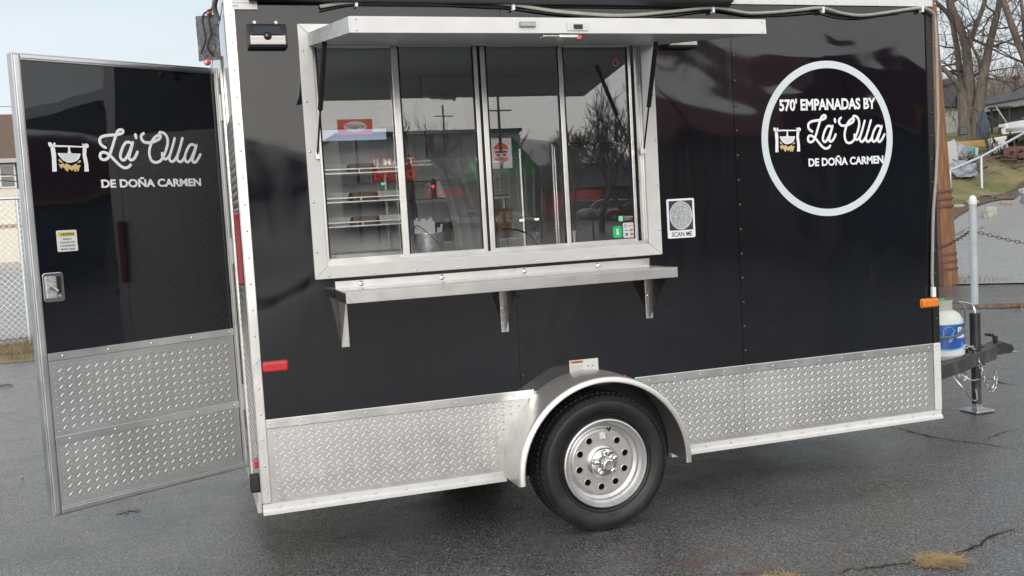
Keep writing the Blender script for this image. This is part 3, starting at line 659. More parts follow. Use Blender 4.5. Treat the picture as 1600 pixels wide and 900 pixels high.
trim('top_trim', 'whiteal', (.0, .45, -.011, .0, ZT+.052, ZT+.075))
# rivets
rv = MB()
for i in range(20): rv.dome(.0055, .0035, (.021, -.0075, .36+i*.115))
for i in range(26):
    x = .055+i*.142
    if not XA-.03 < x < XB+.03: rv.dome(.005, .0035, (x, -.0085, ZP-.021))
    if not XA2-.01 < x < AX+AR+.02: rv.dome(.005, .0035, (x+.02, -.0145, ZB+.03))
for z in (ZP-.012, ZP-.035, .48, ZB+.065): rv.dome(.005, .0035, (TL-.019, -.009, z))
for i in range(10): rv.dome(.0045, .003, (S2+.12+i*.126, -.012, ZT+.012))
rv.build('rivet', 'chrome', T, smooth=60, kind='stuff')
rv = MB()
for i in range(30):
    z = .75+i*.0625
    if z < 2.3 and i % 2 == 0: rv.dome(.0085, .006, (S2+.014, 0, z))
    rv.dome(.008, .006, (TL-.02, -.006, z)) if i % 2 else None
    if z < 1.15 and i % 2 == 0: rv.dome(.0075, .005, (S1+.014, 0, z))
rv.build('rivet', 'rivetblack', T, smooth=60, kind='stuff')
# shell: roof, floor, far and end walls, white inside
MB().box(.002, TL-.002, .012, .03, ZP, oz0).box(.002, TL-.002, .012, .03, oz1, ZT).box(.002, ox0, .012, .03, oz0, oz1).box(ox1, TL-.002, .012, .03, oz0, oz1).build('inner_wall', 'inwall', T)
MB().box(.002, TL-.002, TW-.03, TW-.002, ZP-.3, ZT).build('inner_wall', 'inwall', T)
MB().box(0, TL, TW-.002, TW, ZB, ZT).build('side_panel', 'black', T)
MB().box(TL-.03, TL-.004, .03, TW-.03, ZP-.3, ZT-.01).build('inner_wall', 'inwall', T)
MB().box(TL-.004, TL, .001, TW-.002, ZB, ZT).build('front_panel', 'black', T)
def holed(x0, x1, y0, y1, z0, z1, hx0, hx1, hy0, hy1):    # a slab with an unseen opening added to let sky light inside
    return MB().box(x0, hx0, y0, y1, z0, z1).box(hx1, x1, y0, y1, z0, z1).box(hx0, hx1, y0, hy0, z0, z1).box(hx0, hx1, hy1, y1, z0, z1)
holed(.03, TL-.03, .03, TW-.03, 2.455, 2.475, 1.0, 1.55, .06, .52).build('ceiling_panel', 'inwall', T)
holed(-.002, TL+.002, 0, TW, ZT, ZT+.06, 1.0, 1.55, .06, .52).build('roof', 'whiteal', T)
MB().box(.985, 1.0, .045, .535, ZT+.06, ZT+.10).box(1.55, 1.565, .045, .535, ZT+.06, ZT+.10).box(1.0, 1.55, .045, .06, ZT+.06, ZT+.10).box(1.0, 1.55, .52, .535, ZT+.06, ZT+.10).build('added_light_vent', 'whiteal', T)  # curb round the added opening that brightens the interior
MB().box(.004, TL-.004, .03, TW-.002, ZB+.04, ZB+.08).build('floor_deck', mat('pale_floor_vinyl', (.5, .5, .49), .5), T)
fr = MB()
for y in (.06, TW-.11): fr.box(.02, TL, y, y+.05, ZB-.01, ZB+.04)
for i in range(7): fr.box(.05+i*.6, .1+i*.6, .06, TW-.06, ZB+.0, ZB+.04)
for i in range(4): fr.box(.3+i*.95, .36+i*.95, .3, TW-.3, .205, ZB)  # lower members, here and next line, added to block light under the trailer
fr.box(.25, 3.3, .55, .62, .195, ZB); fr.box(.25, 3.3, TW-.62, TW-.55, .195, ZB)
fr.build('chassis', 'blackpaint', T)
for y in (.14, TW-.2):
    lf = MB()
    for i in range(4): lf.tube([(WX-.36+.06*i, y+.03, ZB-.02), (WX-.15, y+.03, ZB-.045-.012*i), (WX+.15, y+.03, ZB-.045-.012*i), (WX+.36-.06*i, y+.03, ZB-.02)], .012, 6)  # unseen springs, added to block light below the deck
    lf.build('added_leaf_spring', 'blackpaint', T)
MB().box(.0, TL, TW, TW+.003, ZB-.02, ZP).build('tread_panel', 'tread', T)
fw = MB().lathe([(.13, 0), (.26, -.005), (.31, .01), (.325, .05), (.325, .16), (.31, .2), (.26, .21), (.13, .2)], (WX, TW+.0, WZ), 48).build('tyre', 'rubber', T, smooth=50)
MB().tube([(WX, -.02, WZ-.02), (WX, TW+.02, WZ-.02)], .035, 12).build('axle', 'blackpaint', T)
# rear wall with door opening
DH = 0.640; D0, D1 = DH-.0, 1.63
wy = MB().box(.0, .028, .012, D0, ZB, ZT).box(0, .028, D1, TW, ZB, ZT).box(0, .028, D0, D1, 2.32, ZT).box(0, .028, D0, D1, ZB, .33)
wy.build('rear_wall', 'blackdoor', T)
MB().box(-.002, 0, .046, D0-.045, .31, 2.02).build('rear_tread_panel', 'tread', T)
lozenges(lambda u, v: .055 < u < D0-.055 and .33 < v < 2.0, .055, D0, .33, 2.02, lambda u, v, e: (-.0022-e, u, v)).build('tread_pattern', 'treadup', T, smooth=75, kind='stuff')
MB().box(-.012, -.0, D0-.045, D0-.006, .28, 2.36).build('door_jamb', 'alu', T, bevel=.002)
MB().box(-.02, -.0, .046, 2.1, ZB-.005, ZB+.045).build('rear_sill', 'whiteal', T, bevel=.002)
MB().prism(rrect(.018, .055, 1.275, 1.595, .010), -.026, -.004, 'x').build('tail_light', 'red_dark', T, bevel=.004)
MB().prism(rrect(.02, .07, .46, .50, .008), -.022, -.004, 'x').build('tail_light', 'red_lens', T, bevel=.003)
MB().prism(rrect(.005, .06, .355, .435, .012), -.045, -.004, 'x').build('rubber_bumper', 'rubber', T, bevel=.006)
# corner underside upright
MB().box(-.014, -.002, .012, .046, ZB+.045, .355).build('corner_post', 'whiteal', T)

# grey flap with red clearance lamps high on the rear
fl = MB(); P0 = Vector((-.145, .42, 2.335)); nn = 9
for i in range(nn):
    for j in range(nn):
        x = -.108+.095*i/(nn-1); z = 2.305+.205*j/(nn-1)
        fl.v.append((x, .42-.05*i/(nn-1)+.006*mnoise.noise((x*60, z*40, 0)), z))
for i in range(nn-1):
    for j in range(nn-1): fl.f.append((i*nn+j, (i+1)*nn+j, (i+1)*nn+j+1, i*nn+j+1))
o = fl.build('rear_flap', mat('dull_grey_flap', (.13, .13, .14), .5, metal=.6, vary=.5, vscale=60, bump=.004, bscale=50), T); sm = o.modifiers.new('s', 'SOLIDIFY'); sm.thickness = .006
MB().tube(cat_rom([(-.02, .36, 2.56), (-.055, .35, 2.50), (-.05, .35, 2.42), (-.07, .36, 2.36), (-.045, .36, 2.32)]), .005, 6).tube(cat_rom([(-.03, .34, 2.53), (-.08, .36, 2.5), (-.075, .36, 2.4), (-.1, .37, 2.33)]), .004, 6).build('lamp_wire', 'wire', T)
for (x, z) in ((-.050, 2.518), (-.075, 2.292)):
    MB().lathe([(0, -.012), (.013, -.01), (.016, 0), (.013, .012), (0, .012)], (x, .36, z), 14, 'y').build('clearance_lamp', 'red_lens', T, smooth=True)
MB().tube(cat_rom([(-.02, .2, 2.45), (-.035, .15, 2.5), (-.02, .06, 2.54), (.0, -.005, 2.6)]), .012, 8).build('rear_cable', 'cable', T)

# fender
def arch_pts(r, a0=-4, a1=184, n=48): return [(AX+r*math.cos(R(a0+(a1-a0)*i/n)), AZ+r*math.sin(R(a0+(a1-a0)*i/n))) for i in range(n+1)]
fe = MB()
prof = [(AR+.001, -.001), (AR+.001, -.225), (AR-.002, -.236), (AR-.008, -.241), (AR-.026, -.243), (AR-.030, -.240), (AR-.030, -.234), (AR-.010, -.232), (AR-.006, -.222), (AR-.006, -.001)]
nA = 56
for i in range(nA+1):
    a = R(-3+186*i/nA)
    for r, y in prof: fe.v.append((AX+r*math.cos(a), y, AZ+r*math.sin(a)))
kP = len(prof)
for i in range(nA):
    for j in range(kP): fe.f.append((i*kP+j, i*kP+(j+1) % kP, (i+1)*kP+(j+1) % kP, (i+1)*kP+j))
fe.f.append(tuple(range(kP))); fe.f.append(tuple(nA*kP+j for j in range(kP))[::-1])
fend = fe.build('fender', 'fender', T, smooth=35)
MB().dome(.012, .006, (AX+.12, -.2, AZ+AR*.966), '+z', 12).build('fender_lamp', 'red_lens', fend, smooth=True)
# wheel arch liner
MB().box(AX-AR-.03, AX+AR+.03, .012, .03, ZB, ZP-.01).build('wheel_well', 'dark', T)

# wheel
def make_wheel():
    tp = [(.212, -.002), (.222, .010), (.238, .0), (.262, -.012), (.288, -.014), (.305, -.008), (.315, .003), (.322, .018), (.325, .045), (.325, .165), (.322, .19), (.315, .205), (.30, .216), (.27, .222), (.23, .212), (.212, .20)]
    yc = -.205
    tyre = MB().lathe([(r, t) for r, t in tp], (WX, yc, WZ), 96).build('tyre', 'rubber', T, smooth=50)
    tb = MB()
    for i in range(72):
        a = 2*pi*i/72
        for (t0, t1, r0, sk) in ((.004, .036, .3205, 0), (.044, .082, .3245, .02), (.09, .125, .3245, .035), (.133, .165, .3245, .02), (.172, .204, .3205, 0)):
            aa = a+sk
            def q(da, t, r): return (WX+r*math.cos(aa+da), yc+t, WZ+r*math.sin(aa+da))
            da = .030
            r1 = r0+.006; r_in = r0-.004
            tb.hexa([q(-da, t0, r_in-(.006 if t0 < .01 else 0)), q(da, t0, r_in-(.006 if t0 < .01 else 0)), q(da, t1, r_in), q(-da, t1, r_in), q(-da, t0, r1-(.006 if t0 < .01 else 0)), q(da, t0, r1-(.006 if t0 < .01 else 0)), q(da, t1, r1), q(-da, t1, r1)])
    tb.build('tread_block', 'rubber', tyre, kind='stuff')
    rb_ = MB()
    for r0, y0 in ((.232, -.0005), (.300, -.0125), (.307, -.0085)):
        rb_.lathe([(r0-.0016, y0+.002), (r0-.0012, y0-.0028), (r0+.0012, y0-.0028), (r0+.0016, y0+.002)], (WX, yc, WZ), 96)
    for k in range(110):      # fine radial ribs moulded into the sidewall
        a = 2*pi*k/110
        if k % 11 > 5: rb_.bar((WX+.242*math.cos(a), yc-.0075, WZ+.242*math.sin(a)), (WX+.256*math.cos(a), yc-.0125, WZ+.256*math.sin(a)), .0022, .002, (0, 1, 0))
    rb_.build('sidewall_rib', 'rubber', tyre, kind='stuff', smooth=50)
    rp = [(.213, .0), (.210, -.006), (.205, -.008), (.200, -.002), (.197, .012), (.190, .020), (.183, .026), (.180, .045), (.166, .052), (.160, .050), (.154, .042), (.148, .040)]
    MBr = MB().lathe(rp, (WX, yc, WZ), 96)
    rim = MBr.build('rim', 'rim', T, smooth=35)
    loops = [circle(0, 0, .149, 96), circle(0, 0, .055, 48)]
    for i in range(10):
        a = 2*pi*i/10+R(13); loops.append(circle(.1215*math.cos(a), .1215*math.sin(a), .0155, 24))
    v2, f2 = curve_mesh(loops, .003)
    d = MB(); d.add([(WX+a, yc+.043-c, WZ+b) for a, b, c in v2], f2); d.build('rim_disc', 'rim', rim, smooth=35)
    MB().lathe([(.20, .06), (.16, .10), (.0, .10)], (WX, yc, WZ), 48).build('brake_drum', 'dark', rim, smooth=True)
    # lips pressed round each hole
    hb = MB()
    for i in range(10):
        a = 2*pi*i/10+R(13); cx, cz = WX+.1215*math.cos(a), WZ+.1215*math.sin(a)
        MB().lathe([(.0155, .046), (.0155, .0405), (.017, .0388), (.0195, .0402)], (cx, yc, cz), 20).build('hole_lip', 'rim', rim, smooth=60)
    cap = MB().lathe([(.0775, .041), (.079, .034), (.074, .029), (.068, .026), (.064, .018), (.045, .012), (.036, .010)], (WX, yc, WZ), 64).build('hub_cap', 'chrome', rim, smooth=45)
    MB().lathe([(.036, .011), (.030, -.002), (.0285, -.030), (.026, -.036), (.021, -.038), (.0195, -.034), (0, -.033)], (WX, yc, WZ), 48).build('hub_cap', 'chrome', rim, smooth=45)
    for i in range(5):
        a = 2*pi*i/5+R(24); cx, cz = WX+.050*math.cos(a), WZ+.050*math.sin(a)
        MB().lathe([(.0165, .022), (.0155, .006), (.0135, -.008), (.010, -.011), (0, -.0115)], (cx, yc, cz), 24).build('lug_cap', 'chrome', rim, smooth=50)
    MB().tube([(WX+.028, yc+.03, WZ+.158), (WX+.03, yc+.012, WZ+.152), (WX+.032, yc-.002, WZ+.168)], [.005, .0055, .004], 10).build('valve_stem', 'blackplast', rim, smooth=True)
    v2, f2 = curve_mesh([rrect(WX-.0165, WX+.0145, WZ+.108, WZ+.142, .002)], .0004)
    MB().add([(a+.008, yc+.0395-c, b) for a, b, c in v2], f2).build('weight_sticker', 'paper', rim)
make_wheel()

# serving window: outer frame in four mitred pieces
fx0, fx1, fz0, fz1 = .298, 2.005, 1.277, 2.395
ix0, ix1, iz0, iz1 = .357, 1.934, 1.334, 2.337
for poly in ([(fx0, fz0), (fx1, fz0), (ix1, iz0), (ix0, iz0)], [(fx0, fz1), (ix0, iz1), (ix1, iz1), (fx1, fz1)],
             [(fx0, fz0), (ix0, iz0), (ix0, iz1), (fx0, fz1)], [(fx1, fz0), (fx1, fz1), (ix1, iz1), (ix1, iz0)]):
    c = (sum(p[0] for p in poly)/4, sum(p[1] for p in poly)/4)
    poly = [(c[0]+(p[0]-c[0])*.9994, c[1]+(p[1]-c[1])*.9994) for p in poly]
    MB().prism(poly, -.014, .0).build('hatch_frame', 'whiteal', T, bevel=.003)
rv = MB()
for i in range(9): rv.dome(.006, .004, (.36+i*.198, -.014, fz0+.014))
for i in range(5):
    rv.dome(.006, .004, (fx0+.016, -.014, 1.40+i*.22)); rv.dome(.006, .004, (fx1-.012, -.014, 1.40+i*.22))
for i in range(3): rv.dome(.006, .004, (.44+i*.3, -.014, fz1-.014))
rv.build('rivet', 'chrome', T, smooth=60, kind='stuff')
# jambs and sliding sashes
MB().box(ix0-.02, ix0, .0, .075, iz0, iz1).box(ix1, ix1+.02, 0, .075, iz0, iz1).box(ix0, ix1, .0, .075, iz1, iz1+.02).box(ix0, ix1, 0, .075, iz0-.02, iz0).build('window_jamb', 'alud', T)
tr_ = MB()
for y in (.004, .030, .056): tr_.box(ix0+.001, ix1-.001, y, y+.008, iz0, iz0+.018); tr_.box(ix0+.001, ix1-.001, y, y+.008, iz1-.03, iz1)
tr_.box(ix1-.022, ix1-.001, .02, .03, iz0+.018, iz1-.03)
tr_.build('window_track', 'alu', T)
def sash(x0, x1, y, bl=.022, br=.022):
    s = MB().box(x0, x0+bl, y, y+.018, iz0+.012, iz1-.02).box(x1-br, x1, y, y+.018, iz0+.012, iz1-.02).box(x0+bl, x1-br, y, y+.018, iz0+.012, iz0+.030).box(x0+bl, x1-br, y, y+.018, iz1-.035, iz1-.02)
    s = s.build('sliding_window', 'alu', T, bevel=.0015)
    MB().box(x0+bl-.004, x1-br+.004, y+.008, y+.0082, iz0+.028, iz1-.033).build('glass', 'glass', s)
    MB().box(x0+bl, x0+bl+.006, y-.001, y+.006, iz0+.03, iz1-.035).box(x1-br-.006, x1-br, y-.001, y+.006, iz0+.03, iz1-.035).build('gasket', 'dark', s)
sash(.362, .748, .036, .012, .030)
sash(.708, 1.112, .012, .030, .020)
sash(1.126, 1.535, .012, .024, .022)
sash(1.515, 1.902, .036, .030, .016)
MB().box(1.112, 1.126, .016, .05, iz0+.01, iz1-.02).build('gasket', 'dark', T)

# raised serving hatch
hy, hz = -.92, 2.237
hb = [Vector((.345, -.018, 2.300)), Vector((2.000, -.018, 2.300)), Vector((2.052, hy, hz-.049)), Vector((.372, hy, hz-.049))]
up = Vector((0, .06, 1)).normalized()*.053
H = thing  # noqa
hm = MB(); hm.hexa([hb[0], hb[3], hb[2], hb[1], hb[0]+up, hb[3]+up, hb[2]+up, hb[1]+up])
hatch = hm.build('serving_hatch', 'inwall', T)
def hp(u, v, e):   # u 0..1 left to right, v 0 wall .. 1 front, e up from underside
    a = hb[0].lerp(hb[1], u); b = hb[3].lerp(hb[2], u); return a.lerp(b, v)+up.normalized()*e
MB().hexa([hp(-.001, 1.0, -.003), hp(-.001, 1.004, -.003), hp(1.001, 1.004, -.003), hp(1.001, 1.0, -.003), hp(-.001, 1.0, .056), hp(-.001, 1.004, .056), hp(1.001, 1.004, .056), hp(1.001, 1.0, .056)]).build('hatch_edge', 'whiteal', hatch, bevel=.002)
MB().hexa([hp(-.003, 0.0, -.002), hp(-.003, .999, -.002), hp(0, .999, -.002), hp(0, 0, -.002), hp(-.003, 0, .055), hp(-.003, .999, .055), hp(0, .999, .055), hp(0, 0, .055)]).build('hatch_edge', 'galv', hatch)
MB().hexa([hp(1, 0.0, -.002), hp(1, .999, -.002), hp(1.003, .999, -.002), hp(1.003, 0, -.002), hp(1, 0, .055), hp(1, .999, .055), hp(1.003, .999, .055), hp(1.003, 0, .055)]).build('hatch_edge', 'alud', hatch)
MB().hexa([hp(0, -.004, .0), hp(0, .03, -.004), hp(1, .03, -.004), hp(1, -.004, .0), hp(0, -.004, .056), hp(0, .03, .058), hp(1, .03, .058), hp(1, -.004, .056)]).build('hatch_hinge', 'whiteal', hatch)
# latch furniture on the hatch edge
def fe_(x0, x1, z0, z1, y0, y1): return MB().box(x0, x1, y0, y1, z0, z1)
fe_(1.000, 1.062, 2.208, 2.226, hy-.012, hy-.004).build('hatch_label', 'inkg', hatch)
v2, f2 = text_mesh('|||||||||', 1.004, 1.058, 2.211, 2.223, .0003); MB().add([(a, hy-.0125-c, b) for a, b, c in v2], f2).build('hatch_label', 'paper', hatch)
fe_(1.190, 1.275, 2.195, 2.224, hy-.008, hy-.004).build('latch', 'whiteal', hatch)
fe_(1.215, 1.250, 2.201, 2.217, hy-.013, hy-.008).build('latch', 'blackplast', hatch)
MB().box(1.165, 1.245, hy+.01, hy+.06, 2.172, 2.186).box(1.10, 1.17, hy+.015, hy+.055, 2.176, 2.184).build('latch', 'steel', hatch, bevel=.002)
MB().box(1.235, 1.252, hy+.005, hy+.035, 2.165, 2.182).build('latch_pull', 'red_lens', hatch, bevel=.002)
rv = MB()
for u, e in ((.012, .045), (.012, .006), (.99, .045), (.99, .006), (.5, .028)):
    p = hp(u, 1.004, e); rv.dome(.004, .003, p)
rv.build('screw', 'alud', hatch, kind='stuff')
def strut(bot, top, nm='gas_strut'):
    bot, top = Vector(bot), Vector(top); mid = top.lerp(bot, .58)
    s = MB().tube([top, top.lerp(bot, .03), mid, mid], [.011]*4, 14).build(nm, 'blackplast', T, smooth=50)
    MB().tube([mid, bot], .0045, 10).build('rod', 'wire', s, smooth=True)
    MB().box(bot.x-.008, bot.x+.008, bot.y-.006, bot.y+.02, bot.z-.018, bot.z+.012).build('strut_bracket', 'alu', s)
    MB().box(top.x-.018, top.x+.018, top.y-.02, top.y+.02, top.z+.004, top.z+.012).build('strut_bracket', 'alu', s)
    a = mid.lerp(top, .35); b = mid.lerp(top, .8)
    return s
strut((.345, -.022, 1.825), (.368, -.30, 2.262))
strut((1.925, -.022, 1.795), (1.875, -.30, 2.262))
# steel service shelf on brackets
sx0, sx1, sy, sz = .385, 1.935, -.295, 1.228
sh = MB().box(sx0, sx1, sy, -.004, sz-.006, sz).build('service_shelf', 'steel', T, bevel=.001)
MB().box(sx0, sx1, sy-.003, sy, sz-.046, sz+.001).build('shelf_lip', 'steel', sh, bevel=.001)
MB().box(sx0, sx1, -.006, -.001, sz, sz+.034).build('shelf_upstand', 'steel', sh, bevel=.001)
MB().box(sx0-.002, sx0, sy, -.004, sz-.046, sz-.006).build('shelf_lip', 'blackpaint', sh)
bt = MB()
for x in (.50, .875, 1.28, 1.66): bt.dome(.013, .006, (x, -.006, sz+.018), '-y', 14)
bt.build('bolt', 'chrome', sh, smooth=60, kind='stuff')
for i, x in enumerate((.395, 1.150, 1.905)):
    b = MB().box(x, x+.036, -.0055, -.001, .965, sz-.007).build('shelf_bracket', 'steel', T, bevel=.001)
    MB().prism([(-.0055, sz-.008), (-.25, sz-.008), (-.0055, .968)], x+(-.0015 if i == 0 else .017), x+(.0 if i == 0 else .0185), 'x').build('gusset', 'blackpaint' if i != 0 else 'steel', b)
    MB().dome(.006, .004, (x+.026, -.0055, 1.0)).dome(.006, .004, (x+.010, -.0055, 1.08)).build('screw', 'alu', b, kind='stuff')

# solar lamps
def solar(x0, z0):
    s = MB().prism([(-.001, z0), (-.052, z0), (-.056, z0+.012), (-.050, z0+.055), (-.018, z0+.105), (-.001, z0+.108)], x0, x0+.165, 'x').build('solar_light', 'blackplast', T, bevel=.003)
    MB().hexa([(x0+.02, -.0555, z0+.052), (x0+.145, -.0555, z0+.052), (x0+.138, -.026, z0+.099), (x0+.027, -.026, z0+.099),
               (x0+.02, -.0575, z0+.054), (x0+.145, -.0575, z0+.054), (x0+.138, -.028, z0+.101), (x0+.027, -.028, z0+.101)]).build('solar_cell', M['cell'], s)
    l = MB()
    for i in range(6): l.box(x0+.012, x0+.153, -.062, -.055, z0+.014+i*.0055, z0+.018+i*.0055)
    l.box(x0+.010, x0+.155, -.058, -.054, z0+.012, z0+.048); l.build('lamp_lens', M['lens'], s)
    MB().lathe([(0, -.02), (.010, -.018), (.017, -.008), (.018, 0)], (x0+.082, -.056, z0+.046), 20).build('motion_sensor', M['glossblack'], s, smooth=True)
    for dx in (.035, .125): MB().dome(.008, .006, (x0+dx, -.012, z0+.112)).build('screw_cap', 'vinyl', s, smooth=True)
M['cell'] = mat('solar_cell', (.008, .010, .022), .08); M['lens'] = mat('reflector_lens', (.55, .54, .50), .25, metal=.5); M['glossblack'] = mat('gloss_black_dome', (.01, .01, .01), .08)
solar(.083, 2.287); solar(2.065, 2.282)
# marker lamps, stickers
def pill(name, mt, x0, x1, z0, z1, y0, y1, base):
    s = MB().prism(rrect(x0-.004, x1+.004, z0-.004, z1+.004, (z1-z0)*.3), y1*.4, -.001).build(name, base, T, bevel=.002)
    MB().prism(rrect(x0, x1, z0, z1, (z1-z0)*.3), y1, y1*.3).build('lens', mt, s, bevel=.006)
    v2, f2 = text_mesh('|||||||||||', x0+.02, x1-.02, z0+.014, z1-.014, .0004, 0)
    MB().add([(a, y1-.0002-c, b) for a, b, c in v2], f2).build('lens_rib', mt if mt == 'amber' else 'red_dark', s)
pill('side_marker_lamp', 'red_lens', .047, .152, .889, .931, 0, -.022, 'red_dark')
pill('side_marker_lamp', 'amber', 3.560, 3.672, .882, .925, 0, -.022, 'orange')
def flat(name, loops, y, mt, par=None, ext=.0003, **k):
    v2, f2 = curve_mesh(loops, ext); return MB().add([(a, y-c, b) for a, b, c in v2], f2).build(name, mt, par or T, **k)
def words(name, body, x0, x1, z0, z1, y, mt, par=None, bold=.02, **k):
    v2, f2 = text_mesh(body, x0, x1, z0, z1, .0003, bold, **k); return MB().add([(a, y-c, b) for a, b, c in v2], f2).build(name, mt, par or T)
# placard at the top corner
s = flat('notice_sticker', [[(.03, 2.455), (.135, 2.455), (.135, 2.53), (.03, 2.53)]], -.009, 'paper')
for i, (a, b) in enumerate(((.034, .128), (.034, .120), (.034, .055))): words('print', 'Do not tow with door open or awning up'[:38-8*i], a, b, 2.492-.013*i, 2.499-.013*i, -.0096, 'inkg', s, 0)
# fender warning sticker
s = flat('warning_sticker', [[(1.484, .737), (1.635, .737), (1.635, .795), (1.484, .795)]], -.0018, 'paper')
flat('print', [[(1.489, .779), (1.556, .779), (1.556, .791), (1.489, .791)]], -.0024, 'orange', s)
words('print', 'WARNING', 1.500, 1.550, .7805, .7895, -.003, 'ink', s)
for i in range(4): words('print', 'wheel lug torque must be checked', 1.490, 1.552, .766-.008*i, .7705-.008*i, -.0024, 'inkg', s, 0)
for i in range(2): flat('print', [circle(1.583+.022*i, .760, .0035, 10)], -.0024, 'ink', s)
# round-window sign SCAN ME (its code left out)
fr_ = flat('scan_me_sign', [rrect(2.044, 2.198, 1.352, 1.548, .008)], -.0016, 'vinyl')
flat('print', [[(2.056, 1.391), (2.187, 1.391), (2.187, 1.538), (2.056, 1.538)]], -.0022, 'ink', fr_)
flat('print', [circle(2.1215, 1.4645, .063, 48, .0705)], -.0028, M.setdefault('greydisc', mat('grey_speckled_disc', (.42, .44, .46), .45, vary=.55, vscale=160)), fr_)
flat('print', [circle(2.1215, 1.4645, .063, 48, .0705), circle(2.1215, 1.4645, .0595, 48, .067)], -.0032, 'vinylg', fr_)
words('print', 'SCAN ME', 2.066, 2.180, 1.360, 1.383, -.0024, 'ink', fr_, .01)
# stickers on the glass
gy = .041
flat('payment_sticker', [rrect(1.766, 1.817, 1.372, 1.430, .012)], gy, 'green'); words('print', '$', 1.783, 1.800, 1.384, 1.418, gy-.001, 'vinyl', None, .02)
s = flat('payment_sticker', [rrect(1.822, 1.886, 1.370, 1.444, .006)], gy, 'paper')
words('print', 'Square', 1.845, 1.878, 1.424, 1.434, gy-.001, 'inkg', s, 0); flat('print', [rrect(1.829, 1.841, 1.422, 1.436, .003), rrect(1.832, 1.838, 1.426, 1.432, .001)], gy-.001, 'inkg', s)
flat('print', [circle(1.863, 1.407, .006, 16)], gy-.001, 'mcred', s); flat('print', [circle(1.870, 1.407, .006, 16)], gy-.0015, 'orange', s)
words('print', 'VISA', 1.831, 1.849, 1.403, 1.410, gy-.001, 'cardblue', s); flat('print', [rrect(1.833, 1.847, 1.380, 1.393, .001)], gy-.001, 'cardblue', s); flat('print', [rrect(1.860, 1.876, 1.380, 1.393, .001)], gy-.001, 'inkg', s)
s = flat('payment_sticker', [rrect(1.798, 1.882, 1.452, 1.480, .002)], gy, 'ink'); flat('print', [rrect(1.800, 1.824, 1.453, 1.479, .003)], gy-.001, 'cash', s)
words('print', '$', 1.808, 1.816, 1.458, 1.474, gy-.002, 'vinyl', s); words('print', 'Cash App Pay', 1.829, 1.878, 1.468, 1.475, gy-.001, 'vinyl', s); words('print', 'accepted here', 1.829, 1.868, 1.458, 1.464, gy-.001, 'vinylg', s, 0)
s = flat('round_sticker', [circle(1.828, 2.236, .026, 32)], gy, 'pinkred'); flat('print', [circle(1.822, 2.226, .018, 24), circle(1.822, 2.226, .012, 24)], gy-.001, 'paper', s); words('print', 'OK', 1.812, 1.836, 2.238, 2.250, gy-.001, 'paper', s)

# lettering: the emblem and the script line
def emblem(x0, x1, z0, z1, place, parent, flip=1):
    for k, pts in EMB.items():
        v2, f2 = curve_mesh([[(x0+(x1-x0)*u, z0+(z1-z0)*v) for u, v in pts]], .0003)
        lift = {'pot': .0012, 'bar': .0006, 'hook': .0009}.get(k, .0003)
        MB().add(place([(a, b, c+lift) for a, b, c in v2]), f2).build('emblem', 'gold' if 'fire' in k else ('vinylg' if k == 'pot' else 'vinyl'), parent)
    rim_ = [(x0+(x1-x0)*u, z0+(z1-z0)*v) for u, v in EMB['pot']]; c = (sum(p[0] for p in rim_)/10, sum(p[1] for p in rim_)/10)
    inner = [(c[0]+(p[0]-c[0])*.86, c[1]+(p[1]-c[1])*.86) for p in rim_]
    v2, f2 = curve_mesh([rim_, inner], .0003); MB().add(place([(a, b, c_+.0018) for a, b, c_ in v2], ), f2).build('emblem', 'vinyl', parent)
def script(x0, x1, z0, wid, r, place, parent, sz_=1.0):
    mb = MB()
    for si, s in enumerate(SCRIPT):
        pts = [(x0+wid*u, z0+wid*sz_*v, 0) for u, v in s]
        q = cat_rom(pts, 4) if len(pts) > 2 else [Vector(p) for p in pts]
        rad = r*1.05 if si != 3 else [r*1.3, r*1.0]
        t = MB().tube(q, rad if si != 3 else rad, 8)
        for p in (q[0], q[-1]): t.lathe([(0, r*.98), (r*.7, r*.7), (r*.98, 0), (r*.7, -r*.7), (0, -r*.98)], p, 8, 'z')
        mb.add([(a, b, c*.05) for a, b, c in t.v], t.f)
    vs = place([(a, b, c+.0002) for a, b, c in mb.v])
    return MB().add(vs, mb.f).build('script_lettering', 'vinyl', parent, smooth=70)
side = on_side(-.0006)
ring = flat('logo_ring', [circle(3.004, 1.818, .404, 128), circle(3.004, 1.818, .366, 128)], -.0008, 'vinylg')
emblem(2.672, 2.836, 1.757, 1.908, side, T)
script(2.878, 3.357, 1.768, .479, .0062, side, T, 1.04)
words('lettering', "570' EMPANADAS BY", 2.712, 3.305, 1.966, 2.029, -.001, 'vinyl', None, .035)
words('lettering', 'DE DOÑA CARMEN', 2.876, 3.344, 1.677, 1.729, -.001, 'vinyl', None, .035)

